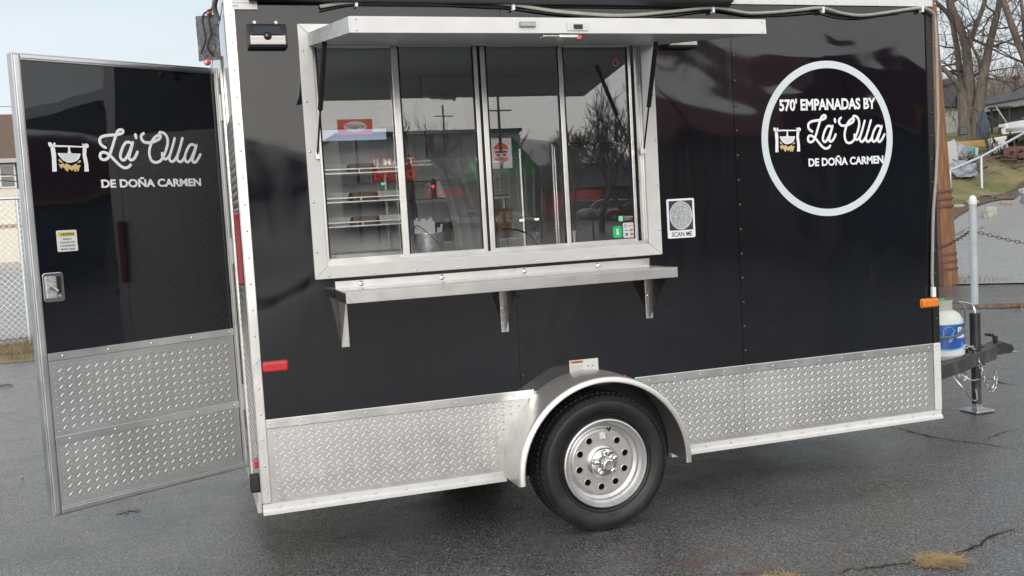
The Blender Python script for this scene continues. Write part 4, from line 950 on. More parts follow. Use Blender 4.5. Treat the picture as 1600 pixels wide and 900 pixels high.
# rear door, swung open past square
TH = .51519
def DW(s, n, z): return Vector((-.02102-math.cos(TH)*s+math.sin(TH)*n, .64007-math.sin(TH)*s-math.cos(TH)*n, z))
class DB(MB):
    def __init__(s): super().__init__(lambda v: DW(v[0], v[1], v[2]))
DWd, DZ0, DZ1 = .970, .331, 2.306
door = DB().box(.03, DWd-.03, -.036, .0, DZ0+.03, DZ1-.03).build('rear_door', 'blackdoor', T, label='open rear door, black above and tread plate below')
for b in ((0, .026, DZ0, DZ1), (DWd-.036, DWd, DZ0, DZ1)):
    DB().box(b[0], b[1], -.042, .006, b[2], b[3]).build('door_frame', 'alud', door, bevel=.003)
    DB().box(b[0]+.008, b[1]-.008, .006, .010, b[2]+.01, b[3]-.01).build('door_frame', 'alu', door, bevel=.002)
for z0, z1 in ((DZ0, DZ0+.036), (DZ1-.030, DZ1)):
    DB().box(.027, DWd-.037, -.042, .006, z0, z1).build('door_frame', 'alud', door, bevel=.003)
    DB().box(.027, DWd-.037, .006, .010, z0+.008, z1-.008).build('door_frame', 'alu', door, bevel=.002)
for z0, z1 in ((DZ0+.036, .64), (.66, 1.0)):
    DB().box(.030, DWd-.038, .0, .003, z0, z1).build('tread_panel', 'tread', door)
    lozenges(lambda u, v: .045 < u < DWd-.055 and z0+.012 < v < z1-.012, .045, DWd, z0+.01, z1, lambda u, v, e: DW(DWd+.0-u, .0032+e, v)).build('tread_pattern', 'treadup', door, smooth=75, kind='stuff')
for z in (.655, 1.018):
    DB().box(.028, DWd-.038, .003, .0065, z-.017, z+.017).build('door_trim', 'alu', door, bevel=.0015)
rv = DB()
for z in (.655, 1.018):
    for i in range(5): rv.dome(.006, .004, (.05+i*.205, .0065, z), 'l')
rv.build('rivet', 'chrome', door, smooth=60, kind='stuff')
# hinges
for z in (.62, 1.35, 2.05):
    DB().box(-.016, .008, -.01, .012, z, z+.13).build('hinge', 'alud', door, bevel=.003)
MB().tube([DW(-.012, .004, DZ0+.02), DW(-.012, .004, DZ1-.02)], .007, 10).build('hinge', 'alu', door, smooth=True)
# latch
pdl = DB()
pz, px_ = 1.315, .882
def dprism(poly, a, b):
    mb = DB(); n = len(poly)
    mb.add([(p[0], a, p[1]) for p in poly]+[(p[0], b, p[1]) for p in poly], [tuple(range(n))[::-1], tuple(range(n, 2*n))]+[(i, (i+1) % n, n+(i+1) % n, n+i) for i in range(n)]); return mb
hd = dprism(rrect(.838, .927, 1.253, 1.380, .014), .001, .009).build('door_handle', 'chrome', door, bevel=.003)
# (third level reached: handle pieces sit beside it on the door)
dprism(rrect(.872, .918, 1.268, 1.365, .006), .009, .016).build('door_handle', 'galv', door, bevel=.003)
dprism(rrect(.851, .866, 1.290, 1.362, .003), .009, .0105).build('handle_slot', 'dark', door)
dprism(circle(.893, 1.318, .012, 16), .016, .022).build('lock_cylinder', 'brass', door, bevel=.002)
dprism(circle(.858, 1.275, .007, 12), .009, .014).build('screw', 'chrome', door, bevel=.002)
DB().bar((.905, .020, 1.335), (.872, .024, 1.30), .008, .006, (0, 1, 0)).build('door_handle', 'alu', door)
def dplace(vs): return [(DWd-0-0*u-(u), w_+.0006, v) for u, v, w_ in vs]
def on_door(n):    # u grows to the right in the picture: u = DWd - s
    return lambda vs: [tuple(DW(DWd-u, n+w_, v)) for u, v, w_ in vs]
od = on_door(.0005)
def dtext(body, s0, s1, z0, z1, mt, n=.0006, bold=.03, name='lettering'):
    v2, f2 = text_mesh(body, DWd-s0, DWd-s1, z0, z1, .0003, bold); return MB().add(on_door(n)(v2), f2).build(name, mt, door)
emblem(DWd-.849, DWd-.673, 1.809, 1.959, od, door)
script(DWd-.625, 0, 1.826, .496, .0062, od, door)
dtext('DE DOÑA CARMEN', .6305, .138, 1.737, 1.783, 'vinyl', bold=.035)
def dflat(name, loops, mt, n): v2, f2 = curve_mesh([[(DWd-a, b) for a, b in lp] for lp in loops], .0003); return MB().add(on_door(n)(v2), f2).build(name, mt, door)
dflat('caution_sticker', [rrect(.760, .849, 1.466, 1.558, .006)], 'paper', .0006)
dflat('caution_sticker', [[(.768, 1.532), (.842, 1.532), (.842, 1.549), (.768, 1.549)]], 'yellow', .0012)
dtext('CAUTION', .830, .774, 1.535, 1.546, 'ink', .0018, .03, 'print')
for i, tx_ in enumerate(('SECURE ALL', 'DOOR AND GATE', 'LATCHES BEFORE', 'MOVING TRAILER')):
    dtext(tx_, .834-(.012 if i == 0 else 0), .772+(.012 if i == 0 else 0), 1.516-i*.0145, 1.5235-i*.0145, 'ink', .0012, .01, 'print')

# black rolled awning under the roof edge
MB().lathe([(0, .1), (.030, .1), (.030, 2.42), (0, 2.42)], (0, -.035, 2.513), 20, 'x').build('rolled_awning', 'blackplast', T, smooth=40)
MB().box(.12, 2.44, -.055, -.004, 2.505, 2.56).build('awning_case', 'blackplast', T, bevel=.004)
MB().box(.45, S2-.022, -.016, -.001, 2.478, 2.484).build('awning_rail', 'blackpaint', T)

# cable hung along the top edge and down the front corner
pts = [(.40, 2.468), (.554, 2.492), (.80, 2.500), (1.15, 2.496), (1.287, 2.488), (1.48, 2.460), (1.67, 2.446), (1.80, 2.442), (1.938, 2.447), (2.12, 2.462), (2.325, 2.481), (2.43, 2.472), (2.542, 2.458), (2.68, 2.463), (2.82, 2.474), (2.971, 2.486), (3.09, 2.462), (3.214, 2.452), (3.36, 2.466), (3.48, 2.482), (3.603, 2.493), (3.66, 2.475)]
c3 = [(x, -.022-.004*math.sin(x*9), z) for x, z in pts]+[(3.690, -.018, 2.436), (3.698, -.014, 2.3), (3.700, -.012, 2.197), (3.699, -.012, 2.0), (3.696, -.012, 1.854), (3.675, -.014, 1.6), (3.650, -.016, 1.405), (3.640, -.014, 1.2), (3.634, -.013, 1.056), (3.634, -.014, .985)]
cb = thing('power_cable', (1.9, -.02, 2.5), 'dirty white cable sagging under the roof edge and down the trailer front corner', 'cable')
MB().tube(cat_rom(c3, 5), .0085, 8).build('cable_sheath', 'cable', cb, smooth=60)
MB().tube(cat_rom([(x, y+.006, z-.016-.005*math.sin(x*7)) for x, y, z in c3[:20]], 5), .0035, 6).build('cable_core', 'wire', cb, smooth=60)
MB().box(3.622, 3.644, -.030, -.010, .935, .990).build('plug', 'vinyl', cb, bevel=.003)
for x, z in ((.56, 2.487), (1.29, 2.478), (2.335, 2.474), (2.975, 2.478), (3.60, 2.488)): MB().box(x-.006, x+.006, -.036, -.006, z-.018, z+.014).build('cable_clip', 'vinyl', cb, bevel=.002)

# tongue, jack, coupler and chains
TC = 1.0
for s_ in (-1, 1): MB().bar((3.60, TC+s_*.62, .345), (4.98, TC+s_*.035, .385), .055, .09).build('tongue_rail', 'blackpaint', T, bevel=.004)
MB().box(4.30, 4.80, TC-.16, TC+.16, .330, .339).build('tongue_plate', 'blackpaint', T)
MB().prism([(4.93, .355), (5.14, .37), (5.165, .395), (5.14, .425), (5.06, .455), (4.93, .425)], TC-.045, TC+.045).build('coupler', 'blackpaint', T, bevel=.008)
MB().box(5.02, 5.05, TC-.01, TC+.01, .45, .49).bar((5.035, TC, .487), (4.955, TC, .505), .022, .012).box(4.97, 5.0, TC-.03, TC+.03, .498, .512).build('coupler_latch', 'wire', T, bevel=.003)
MB().bar((4.95, TC, .362), (5.19, TC-.02, .372), .09, .006).build('coupler', 'alud', T)
jk = MB().tube([(4.80, TC-.07, .055), (4.80, TC-.07, .375)], .031, 20).build('tongue_jack', 'blackpaint', T, smooth=40)
MB().tube([(4.80, TC-.07, .36), (4.80, TC-.07, .675)], .035, 20).build('jack_tube', 'blackpaint', jk, smooth=40)
MB().lathe([(.045, .34), (.045, .42)], (4.80, TC-.07, 0), 20, 'z').box(4.755, 4.845, TC-.12, TC-.02, .325, .34).build('jack_mount', 'galv', jk)
MB().prism(rrect(4.715, 4.885, TC-.16, TC+.02, .03), .006, .016, 'z').box(4.778, 4.822, TC-.095, TC-.045, .016, .06).build('jack_foot', 'alud', jk, bevel=.003)
MB().tube(cat_rom([(4.80, TC-.07, .69), (4.78, TC-.06, .735), (4.66, TC-.05, .76), (4.55, TC-.05, .75)]), .006, 8).tube([(4.80, TC-.07, .675), (4.80, TC-.07, .70)], .014, 10).build('jack_handle', 'chrome', jk, smooth=True)
def chain_link(c, d, s_, flipped, r=.0036):
    d = Vector(d).normalized(); a = d.cross(Vector((.2, 1, .1))).normalized(); b = d.cross(a)
    sd = a if flipped else b; c = Vector(c); pts = []
    for i in range(11):
        t = 2*pi*i/10; pts.append(c+d*(math.cos(t)*s_*.62)+sd*(math.sin(t)*s_*.36))
    return MB().tube(pts, r, 6, caps=False)
def chain(name, path, s_, mt, par, r=.0036, **k):
    P = cat_rom(path, 12); L_ = [0]
    for a, b in zip(P[:-1], P[1:]): L_.append(L_[-1]+(b-a).length)
    mb = MB(); n = int(L_[-1]/s_)
    for i in range(n):
        t = (i+.5)*s_; j = max(1, next((q for q, l in enumerate(L_) if l >= t), len(P)-1))
        f = (t-L_[j-1])/max(1e-6, L_[j]-L_[j-1]); c = P[j-1].lerp(P[j], f); d = P[j]-P[j-1]
        q = chain_link(c, d, s_, i % 2, r); mb.add(q.v, q.f)
    return mb.build(name, mt, par, smooth=True, **k)
chain('safety_chain', [(4.709, .84, .425), (4.749, .83, .317), (4.774, .83, .241), (4.825, .83, .150), (4.868, .83, .204), (4.874, .84, .285)], .030, 'alud', T, .0036)
chain('safety_chain', [(4.560, .80, .462), (4.60, .80, .478), (4.65, .80, .470), (4.70, .83, .440)], .030, 'alud', T, .0036)
MB().tube(cat_rom([(4.48, TC-.2, .30), (4.52, TC-.25, .22), (4.60, TC-.24, .13), (4.68, TC-.2, .12), (4.70, TC-.17, .18)]), .004, 6).tube(cat_rom([(4.55, TC-.2, .30), (4.60, TC-.24, .26), (4.70, TC-.2, .25), (4.72, TC-.18, .21)]), .005, 6).lathe([(.03, 0), (.036, .006), (.03, .012), (.024, .006), (.03, 0)], (4.55, TC-.23, .29), 16, 'y').build('tongue_wire', 'alud', T, smooth=True)

# propane tank on the tongue
tk = thing('propane_tank', (4.50, .93, .44), 'white propane cylinder with blue and white label standing on the trailer tongue', 'gas cylinder')
TZ = -.095
tc_ = (4.50, .93, TZ)
MB().lathe([(0, .470), (.085, .470), (.125, .485), (.150, .52), (.156, .56), (.156, .71), (.150, .755), (.125, .795), (.08, .82), (0, .828)], tc_, 48, 'z').build('tank_body', 'tankw', tk, smooth=60)
MB().lathe([(.105, .435), (.105, .475), (.10, .475), (.10, .435)], tc_, 32, 'z', True).build('foot_ring', 'blackpaint', tk, smooth=40)
col = MB()
for i in range(25):
    a = R(-200+i*9)
    for r, z in ((.085, .805), (.088, .885), (.085, .885), (.082, .805)): col.v.append((tc_[0]+r*math.cos(a), tc_[1]+r*math.sin(a), z+TZ))
for i in range(24):
    for j in range(4): col.f.append((i*4+j, i*4+(j+1) % 4, (i+1)*4+(j+1) % 4, (i+1)*4+j))
col.build('tank_collar', mat('pale_collar', (.40, .44, .38), .5), tk, smooth=40)
MB().tube([(tc_[0], tc_[1], .82+TZ), (tc_[0], tc_[1], .875+TZ)], .014, 10).bar((tc_[0]-.03, tc_[1]-.02, .865+TZ), (tc_[0]+.03, tc_[1]-.03, .865+TZ), .02, .025).build('valve', 'brass', tk)
MB().lathe([(0, .875), (.028, .875), (.028, .89), (0, .89)], (tc_[0]+.01, tc_[1]-.01, TZ), 12, 'z').build('valve', 'green', tk, smooth=40)
MB().tube(cat_rom([(tc_[0]+.03, tc_[1]-.04, .868+TZ), (tc_[0]+.09, tc_[1]-.10, .86+TZ), (tc_[0]+.105, tc_[1]-.13, .80+TZ), (tc_[0]+.05, tc_[1]-.17, .70+TZ), (tc_[0]-.1, tc_[1]-.2, .66+TZ), (3.70, .55, .64)]), .009, 8).build('gas_hose', 'hose', tk, smooth=True)
def band(z0f, z1f, a0, a1, r, mt, n=30):
    mb = MB()
    for i in range(n+1):
        t = i/n; a = R(a0+(a1-a0)*t); z0, z1 = z0f(t), z1f(t)
        mb.v += [(tc_[0]+r*math.cos(a), tc_[1]+r*math.sin(a), z0+TZ), (tc_[0]+r*math.cos(a), tc_[1]+r*math.sin(a), z1+TZ)]
        if i: mb.f.append((2*i-2, 2*i, 2*i+1, 2*i-1))
    return mb.build('tank_label', mt, tk, smooth=True)
band(lambda t: .525+.0*t, lambda t: .735, -190, 20, .1572, 'vinylg')
band(lambda t: .60-.04*math.sin(pi*min(1, t*1.3)), lambda t: .735, -190, 20, .1578, 'lightblue')
band(lambda t: .625-.055*math.sin(pi*min(1, t*1.25)), lambda t: .730, -190, 20, .1584, 'blue')
def ctext(body, a0, a1, z0, z1, mt):
    v2, f2 = text_mesh(body, a0, a1, z0, z1, .0004, .04)
    MB().add([(tc_[0]+(.1592+c)*math.cos(R(a)), tc_[1]+(.1592+c)*math.sin(R(a)), z+TZ) for a, z, c in v2], f2).build('tank_lettering', mt, tk)
ctext('Elite', -86, -56, .680, .712, 'vinyl'); ctext('Sale', -90, -60, .640, .672, 'vinyl'); ctext('A', -76, -68, .585, .610, 'lightblue')
sw = [(-100, .70), (-92, .72), (-84, .722), (-76, .71), (-72, .69), (-78, .67), (-74, .65), (-82, .62), (-90, .615), (-86, .64), (-94, .655), (-104, .65), (-100, .67)]
v2, f2 = curve_mesh([sw], .0004); MB().add([(tc_[0]+(.159+c)*math.cos(R(a)), tc_[1]+(.159+c)*math.sin(R(a)), z+TZ) for a, z, c in [(a_-22, z_, c_) for a_, z_, c_ in v2]], f2).build('tank_label', 'lightblue', tk)
# pale box mounted on the trailer front
bx = MB().box(3.682, 3.95, 1.10, 1.45, .40, .62).build('battery_box', mat('pale_green_plastic', (.35, .42, .38), .5), T, bevel=.01)

# ------------------------------------------------------------------ inside the trailer
sh = thing('food_warmer_case', (.63, .55, 1.30), 'glass-fronted food warmer with three shelves standing left inside the serving window', 'display case')
MB().box(.40, .86, .35, .78, 1.342, 1.372).build('case_base', 'steel', sh, bevel=.003)
MB().prism([(.78, 1.372), (.78, 1.99), (.50, 1.99), (.36, 1.55), (.35, 1.372)], .855, .865, 'x').build('case_side', 'blackpaint', sh)
MB().prism([(.78, 1.372), (.78, 1.99), (.50, 1.99), (.36, 1.55), (.35, 1.372)], .395, .405, 'x').build('case_side', 'case_glass', sh)
MB().box(.40, .86, .77, .78, 1.372, 1.99).build('case_back', 'inwall', sh)
MB().box(.40, .86, .48, .78, 1.955, 1.99).build('case_top', 'blackpaint', sh)
MB().box(.415, .755, .470, .478, 1.925, 1.978).build('light_panel', 'bluegrey', sh)
for z in (1.50, 1.62, 1.76):
    s = MB().box(.41, .83, .45, .76, z, z+.006).build('shelf', 'steel', sh)
    for i in range(3): MB().hexa([(.44+i*.13, .47, z+.008), (.54+i*.13, .47, z+.008), (.54+i*.13, .62, z+.008), (.44+i*.13, .62, z+.008), (.43+i*.13, .46, z+.05), (.55+i*.13, .46, z+.05), (.55+i*.13, .63, z+.04), (.43+i*.13, .63, z+.04)]).build('paper_tray', 'foam' if i != 1 else 'cardboard', s)
    MB().box(.41, .83, .437, .443, z+.020, z+.026).box(.41, .83, .437, .443, z, z+.006).box(.60, .606, .437, .443, z+.006, z+.02).build('shelf_rail', 'alu', s)
MB().box(.815, .83, .44, .455, 1.372, 1.80).box(.775, .787, .70, .71, 1.372, 1.78).build('case_post', 'steel', sh)
for x in (.425, .445, .83, .85): MB().dome(.008, .005, (x, .349, 1.357)).build('case_knob', 'vinyl', sh)
cn = MB().box(.2, 1.95, .12, .62, 1.285, 1.318).build('counter', 'steel', T, bevel=.004)
MB().box(.36, 1.92, .078, .12, 1.285, 1.33).build('counter', 'steel', T)
# bucket of napkins
bk = thing('metal_bucket', (.862, .19, 1.318), 'galvanised bucket of white napkins just inside the second window pane', 'bucket')
MB().lathe([(.0, .004), (.070, .004), (.086, .126), (.090, .128), (.089, .134), (.083, .132), (.068, .010), (0, .010)], (.862, .19, 1.318), 40, 'z').build('bucket_body', 'galv', bk, smooth=40)
MB().tube(cat_rom([(.785, .17, 1.45), (.80, .12, 1.49), (.84, .10, 1.46), (.90, .105, 1.40)]), .002, 6).build('bucket_handle', 'wire', bk)
nk = thing('napkin_stack', (.835, .19, 1.34), 'upright bundle of white napkins standing in the metal bucket', 'napkins')
for i in range(9):
    x = .795+i*.0112; MB().box(x, x+.0108, .15, .23, 1.335, 1.515+.008*math.sin(i*2.1)+.004*(i % 2)).build('napkin', 'foam', nk)
MB().tube([(.905, .18, 1.34), (.935, .17, 1.49)], .006, 8).tube([(.915, .2, 1.34), (.925, .2, 1.475)], .006, 8).build('straw', 'foam', nk)
MB().bar((.985, .14, 1.32), (.975, .14, 1.47), .008, .003).build('wooden_stirrer', 'wood', None, label='thin pale wooden stick standing right of the bucket behind the glass', cat='stirrer')
cp = thing('paper_cup', (1.60, .2, 1.318), 'white paper cup holding pens behind the third window pane', 'cup')
MB().lathe([(0, .003), (.026, .003), (.036, .10), (.033, .10), (.024, .008), (0, .008)], (1.60, .2, 1.318), 24, 'z').build('cup_body', 'foam', cp, smooth=40)
MB().tube([(1.595, .2, 1.33), (1.57, .19, 1.47)], .004, 6).tube([(1.61, .2, 1.33), (1.60, .21, 1.46)], .004, 6).build('pen', 'cardblue', cp)
MB().tube(cat_rom([(1.22, .13, 1.45), (1.30, .13, 1.44), (1.38, .14, 1.40), (1.42, .15, 1.33)]), .004, 8).build('appliance_cord', 'wire', T)
# wall shelf with foam boxes on the far side
MB().box(.7, 2.2, 1.80, 2.09, 2.06, 2.08).build('wall_shelf', 'steel', T)
for i, (x, w_, h, mt, lb) in enumerate(((1.43, .27, .24, 'foam', 'large white foam box on the wall shelf inside the trailer, right one'), (1.12, .20, .21, 'foam', 'smaller white foam box on the wall shelf inside the trailer, left one'))):
    b = thing('foam_box', (x, 1.95, 2.08), lb, 'box')
    MB().box(x-w_/2, x+w_/2, 1.84, 2.06, 2.081, 2.081+h*.8).build('box_body', mt, b, bevel=.01); MB().box(x-w_/2-.01, x+w_/2+.01, 1.83, 2.07, 2.083+h*.8, 2.08+h).build('box_lid', mt, b, bevel=.01)
wr = thing('wire_rack', (1.4, 1.7, .34), 'chrome wire rack of white tubs against the far wall inside the trailer', 'rack')
for x in (1.05, 1.78):
    for y in (1.42, 1.80): MB().tube([(x, y, .34), (x, y, 1.92)], .012, 8).build('rack_post', 'alu', wr, smooth=True)
for z in (1.36, 1.62, 1.86):
    sf = MB().box(1.05, 1.78, 1.415, 1.425, z, z+.014).box(1.05, 1.78, 1.795, 1.805, z, z+.014)
    for i in range(22): sf.box(1.06+i*.034, 1.064+i*.034, 1.42, 1.80, z+.004, z+.009)
    sf.build('rack_shelf', 'alu', wr)
rt_r = random.Random(4); kinds = (('white tub with a flat lid', 'foam'), ('brown cardboard carton', 'cardboard'), ('steel pan', 'steel'), ('dark plastic crate', 'blackplast'))
places = ('left end', 'second place', 'third place', 'right end'); levels = ('lowest', 'middle')
for li, z in enumerate((1.376, 1.636)):
    for i in range(4):
        kd, mt = kinds[(i*3+li*2+li*i) % 4]; x = 1.15+i*.17; w_ = rt_r.uniform(.06, .078); h = rt_r.uniform(.09, .19)
        b = thing('storage_container', (x, 1.6, z), '%s on %s rack shelf inside, %s' % (kd, levels[li], places[i]), 'container', 'containers on the wire rack')
        MB().box(x-w_, x+w_, 1.50, 1.70, z, z+h).build('container_body', mt, b, bevel=.008); MB().box(x-w_-.004, x+w_+.004, 1.496, 1.704, z+h, z+h+.012).build('lid', mt, b, bevel=.003)
fd = thing('refrigerator', (1.45, 1.85, .34), 'tall grey fridge against the far wall inside the trailer, behind the third pane', 'refrigerator')
MB().box(2.0, 2.62, 1.45, 2.08, .34, 1.95).build('fridge_body', 'alud', fd, bevel=.01); MB().box(2.01, 2.61, 1.43, 1.448, .36, 1.93).build('fridge_door', 'steel', fd, bevel=.006)
ap = MB()
for i in range(13):
    for j in range(9):
        u, v = i/12, j/8; ap.v.append((1.20+u*.26-.12*v*v, .9+.03*math.sin(u*14), 1.30+v*.55))
for i in range(12):
    for j in range(8): ap.f.append((i*9+j, (i+1)*9+j, (i+1)*9+j+1, i*9+j+1))
o = ap.build('apron', mat('grey_cloth', (.34, .34, .34), .9), None, smooth=True, label='pale apron hanging behind the counter, seen through the second pane', cat='apron'); o.modifiers.new('s', 'SOLIDIFY').thickness = .004
MB().tube([(1.06, .9, 1.85), (1.05, .9, 2.30)], .004, 6).build('hanging_cord', 'wire', T)

# ------------------------------------------------------------------ left background: fence, building, wires
FY = 11.6
fn = thing('chain_link_fence', (-3, FY, 0), 'grey chain-link fence with pipe top rail behind the open trailer door', 'fence')
MB().tube([(-9, FY, 2.16), (1.6, FY, 2.16)], .024, 10).build('top_rail', 'galv', fn, smooth=True)
for i in range(4): MB().tube([(-8.9+i*3.2, FY+.03, 0), (-8.9+i*3.2, FY+.03, 2.2)], .03, 10).build('fence_post', 'galv', fn, smooth=True)
mb = MB(); s = .088; x0, x1, z0, z1 = -6.0, 1.6, .03, 2.16
def wirez(a, b):
    d = (b-a).normalized(); q = Vector((-d.z, 0, d.x))*.0024; e = Vector((0, .004, 0))
    mb.add([a+q, b+q, b-q, a-q, a+e, b+e], [(0, 1, 5, 4), (4, 5, 2, 3), (0, 3, 2, 1)])
c = x0-(z1-z0)
while c < x1:
    for sg in (1, -1):
        if sg > 0: a = Vector((c, FY, z0)); b = Vector((c+(z1-z0), FY, z1))
        else: a = Vector((c, FY-.004, z1)); b = Vector((c+(z1-z0), FY-.004, z0))
        if a.x < x0: t = (x0-a.x)/(b.x-a.x); a = a.lerp(b, t)
        if b.x > x1: t = (x1-a.x)/(b.x-a.x); b = a.lerp(b, t)
        if b.x > a.x: wirez(a, b)
    c += s
mb.tube([(x0, FY, 1.10), (x1, FY, 1.10)], .004, 4)
mb.build('wire_mesh', 'galv', fn, kind='stuff')

bl = thing('apartment_house', (-9, 62, 0), 'cream two-storey house with brown shingle roof seen beyond the chain-link fence', 'building')
bx0, bx1, by = -34., 6., 57.
MB().box(bx0, bx1, by, by+12, -.5, 6.15).build('wall', 'beige', bl)
MB().prism([(by-.5, 6.1), (by+6, 9.3), (by+12.5, 6.1), (by+12.5, 5.95), (by-.5, 5.95)], bx0-.4, bx1+.4, 'x').build('roof', 'brownroof', bl)
MB().box(bx0-.4, bx1+.4, by-.56, by-.5, 5.92, 6.15).build('gutter', 'fascia', bl)
MB().box(bx0, bx1, by-.04, by, 2.35, 2.55).build('trim_band', 'rockbrown', bl)
for x in (-30, -25.4, -20.8, -16, -9.22, -4.5, .4):
    wn = MB().box(x-.42, x+.42, by-.06, by-.0, 4.55, 5.85).build('window', 'winwhite', bl)
    MB().box(x-.33, x+.33, by-.065, by-.055, 4.63, 5.18).box(x-.33, x+.33, by-.065, by-.055, 5.24, 5.77).build('pane', 'winpane', wn)
    for d in (-1, 1): MB().box(x+d*.44, x+d*.80, by-.05, by, 4.5, 5.9).build('shutter', 'shutter', bl)
wl = MB()
for (a, b, c_) in (((0, 165, 70), (70, 167, 72), 0), ((0, 214, 40), (60, 212, 42), 0)):
    pass
for k, (pa, pb, ra) in enumerate((((-60, 164), (330, 172), 70), ((-60, 280), (330, 285), 45), ((-60, 270), (330, 278), 45))):
    A, B = at(pa[0], pa[1], ra), at(pb[0], pb[1], ra+3)
    MB().tube([A, A.lerp(B, .5)-Vector((0, 0, .15)), B], .018, 5).build('overhead_wire', 'wire', None, label=['thin overhead wire crossing the sky left of the open door', 'lower overhead wire passing in front of the cream house', 'upper overhead wire passing in front of the cream house'][k], cat='wire')
# concrete parking seam beyond fence: an asphalt apron patch
strip('parking_lot', 'road', -16, 6, 24, 17.5, 52, 20, .01)

# ------------------------------------------------------------------ right background
up_b = Vector((11.30, 8.55, 0)); up_t = Vector((10.88, 8.62, 9.0))
po = thing('utility_pole', (11.42, 8.55, 0), 'brown wooden utility pole with brown steel guard just right of the trailer', 'utility pole')
MB().tube([up_b.lerp(up_t, t) for t in (-.01, .1, .25, .4, .6, .8, 1)], [.235, .225, .205, .19, .175, .165, .155], 24).build('pole', 'wood', po, smooth=True)
gv = Vector((-.13, -.13, 0))
def pp(z, off): return up_b.lerp(up_t, z/9)+off
MB().bar(pp(0, gv), pp(1.62, gv*.92), .16, .12, (0, 1, 0)).build('steel_guard', 'brownsteel', po, bevel=.01)
for z in (1.50, 1.38, 1.26, .50, .38, .26):
    q = pp(z, Vector((0, 0, 0))); MB().lathe([(.232, -.02), (.242, -.02), (.242, .02), (.232, .02)], (q.x, q.y, q.z), 24, 'z', True).bar(pp(z, gv*1.3), pp(z, gv*1.3)+Vector((.28, -.05, 0)), .03, .035).build('guard_strap', 'brownsteel', po)
MB().tube([pp(1.55, gv*1.15), pp(2.3, gv*1.1), pp(9, gv*.8)], .018, 8).build('conduit', 'white', po, smooth=True)
bp_ = thing('steel_post', (9.56, 6.02, 0), 'pale grey round-topped steel post standing beside the utility pole, chain hung on it', 'post')
MB().tube([(9.56, 6.02, -.02), (9.565, 6.02, 1.33)], .047, 20).build('post', 'postpaint', bp_, smooth=40)
MB().lathe([(.050, 1.31), (.050, 1.36), (.042, 1.395), (.024, 1.42), (0, 1.428)], (9.565, 6.02, 0), 20, 'z').build('cap', 'white', bp_, smooth=60)
bq = dup(bp_, (11.55, 4.0, 0), 'pale grey steel post at the right end of the slack chain, outside the picture edge')
qa = at(1446, 392, 15.6)
bz = dup(bp_, (qa.x-.02, qa.y+.02, 0), 'pale grey steel post hidden behind the front corner of the trailer')
chain('hanging_chain', [(9.56, 6.08, .95), tuple(Vector((9.56, 6.08, .95)).lerp(qa, .5)-Vector((0, 0, .05))), tuple(qa)], .055, 'rust', None, .0055, label='rusty chain running left from the steel post across the utility pole', cat='chain', group='rusty barrier chains')
chain('hanging_chain', [(9.58, 6.02, .95), (10.1, 5.5, .74), (10.6, 5.0, .66), (11.1, 4.5, .74), (11.53, 4.02, .93)], .055, 'rust', None, .0055, label='rusty chain sagging to the right away from the steel post', cat='chain', group='rusty barrier chains')

# hand rail climbing the bank
rl = thing('pipe_railing', tuple(foot(1533, 38)), 'galvanised pipe railing climbing the grass bank in front of the junk heap', 'railing')
A, B, C_ = at(1484, 266, 37), at(1533, 245, 38), at(1625, 194, 41)
MB().tube([A, B, C_], .045, 10).build('rail', 'galv', rl, smooth=True)
for px, P_ in ((1533, B), (1484, A), (1625, C_)):
    MB().tube([(P_.x, P_.y, height(P_.x, P_.y)-.1), P_], .05, 10).build('rail_post', 'galv', rl, smooth=True)

def rock(name, px, r, sx, sy, sz, mt, seed, label, cat='rock', dz=0):
    sx, sy, sz = sx*.52, sy*.52, sz*.6
    rnd = random.Random(seed); p = foot(px, r); bm = bmesh.new(); bmesh.ops.create_icosphere(bm, subdivisions=3, radius=1)
    for v in bm.verts:
        c = v.co; m_ = max(abs(c.x), abs(c.y), abs(c.z)); c = c/m_*.75+c*.25
        n_ = mnoise.noise(c*1.7+Vector((seed, 0, 0)))*.22+mnoise.noise(c*5)*.06
        v.co = Vector((c.x*sx, c.y*sy, c.z*sz))*(1+n_)*.6+Vector((p.x, p.y, p.z+sz*.45+dz))
    me = bpy.data.meshes.new(name); bm.to_mesh(me); bm.free()
    return link(name, me, mt, smooth=30, label=label, cat=cat)
rock('boulder', 1545, 32.6, .55, .45, .50, 'rock', 1, 'pale squarish limestone block at the road edge, right of the utility pole')
rock('flat_stone', 1570, 35.5, .62, .35, .16, 'rockbrown', 2, 'tan flat stone on the grass right of the limestone block')
rock('concrete_slab', 1520, 31.5, .62, .2, .10, 'fascia', 3, 'long white stone slab in the mulch below the grass')
rock('boulder', 1600, 38.5, .5, .4, .35, 'fascia', 4, 'white stone at the right picture edge where road meets grass')
rock('flat_stone', 1497, 34.5, .55, .35, .16, 'rock', 5, 'grey flat stone half hidden in grass near the utility pole')
rock('flat_stone', 1519, 35.2, .65, .35, .18, 'rock', 6, 'grey flat stone in the grass left of the railing post')
rock('flat_stone', 1543, 36.5, .9, .35, .20, 'cargrey', 7, 'dark low stone in the grass right of the railing post')

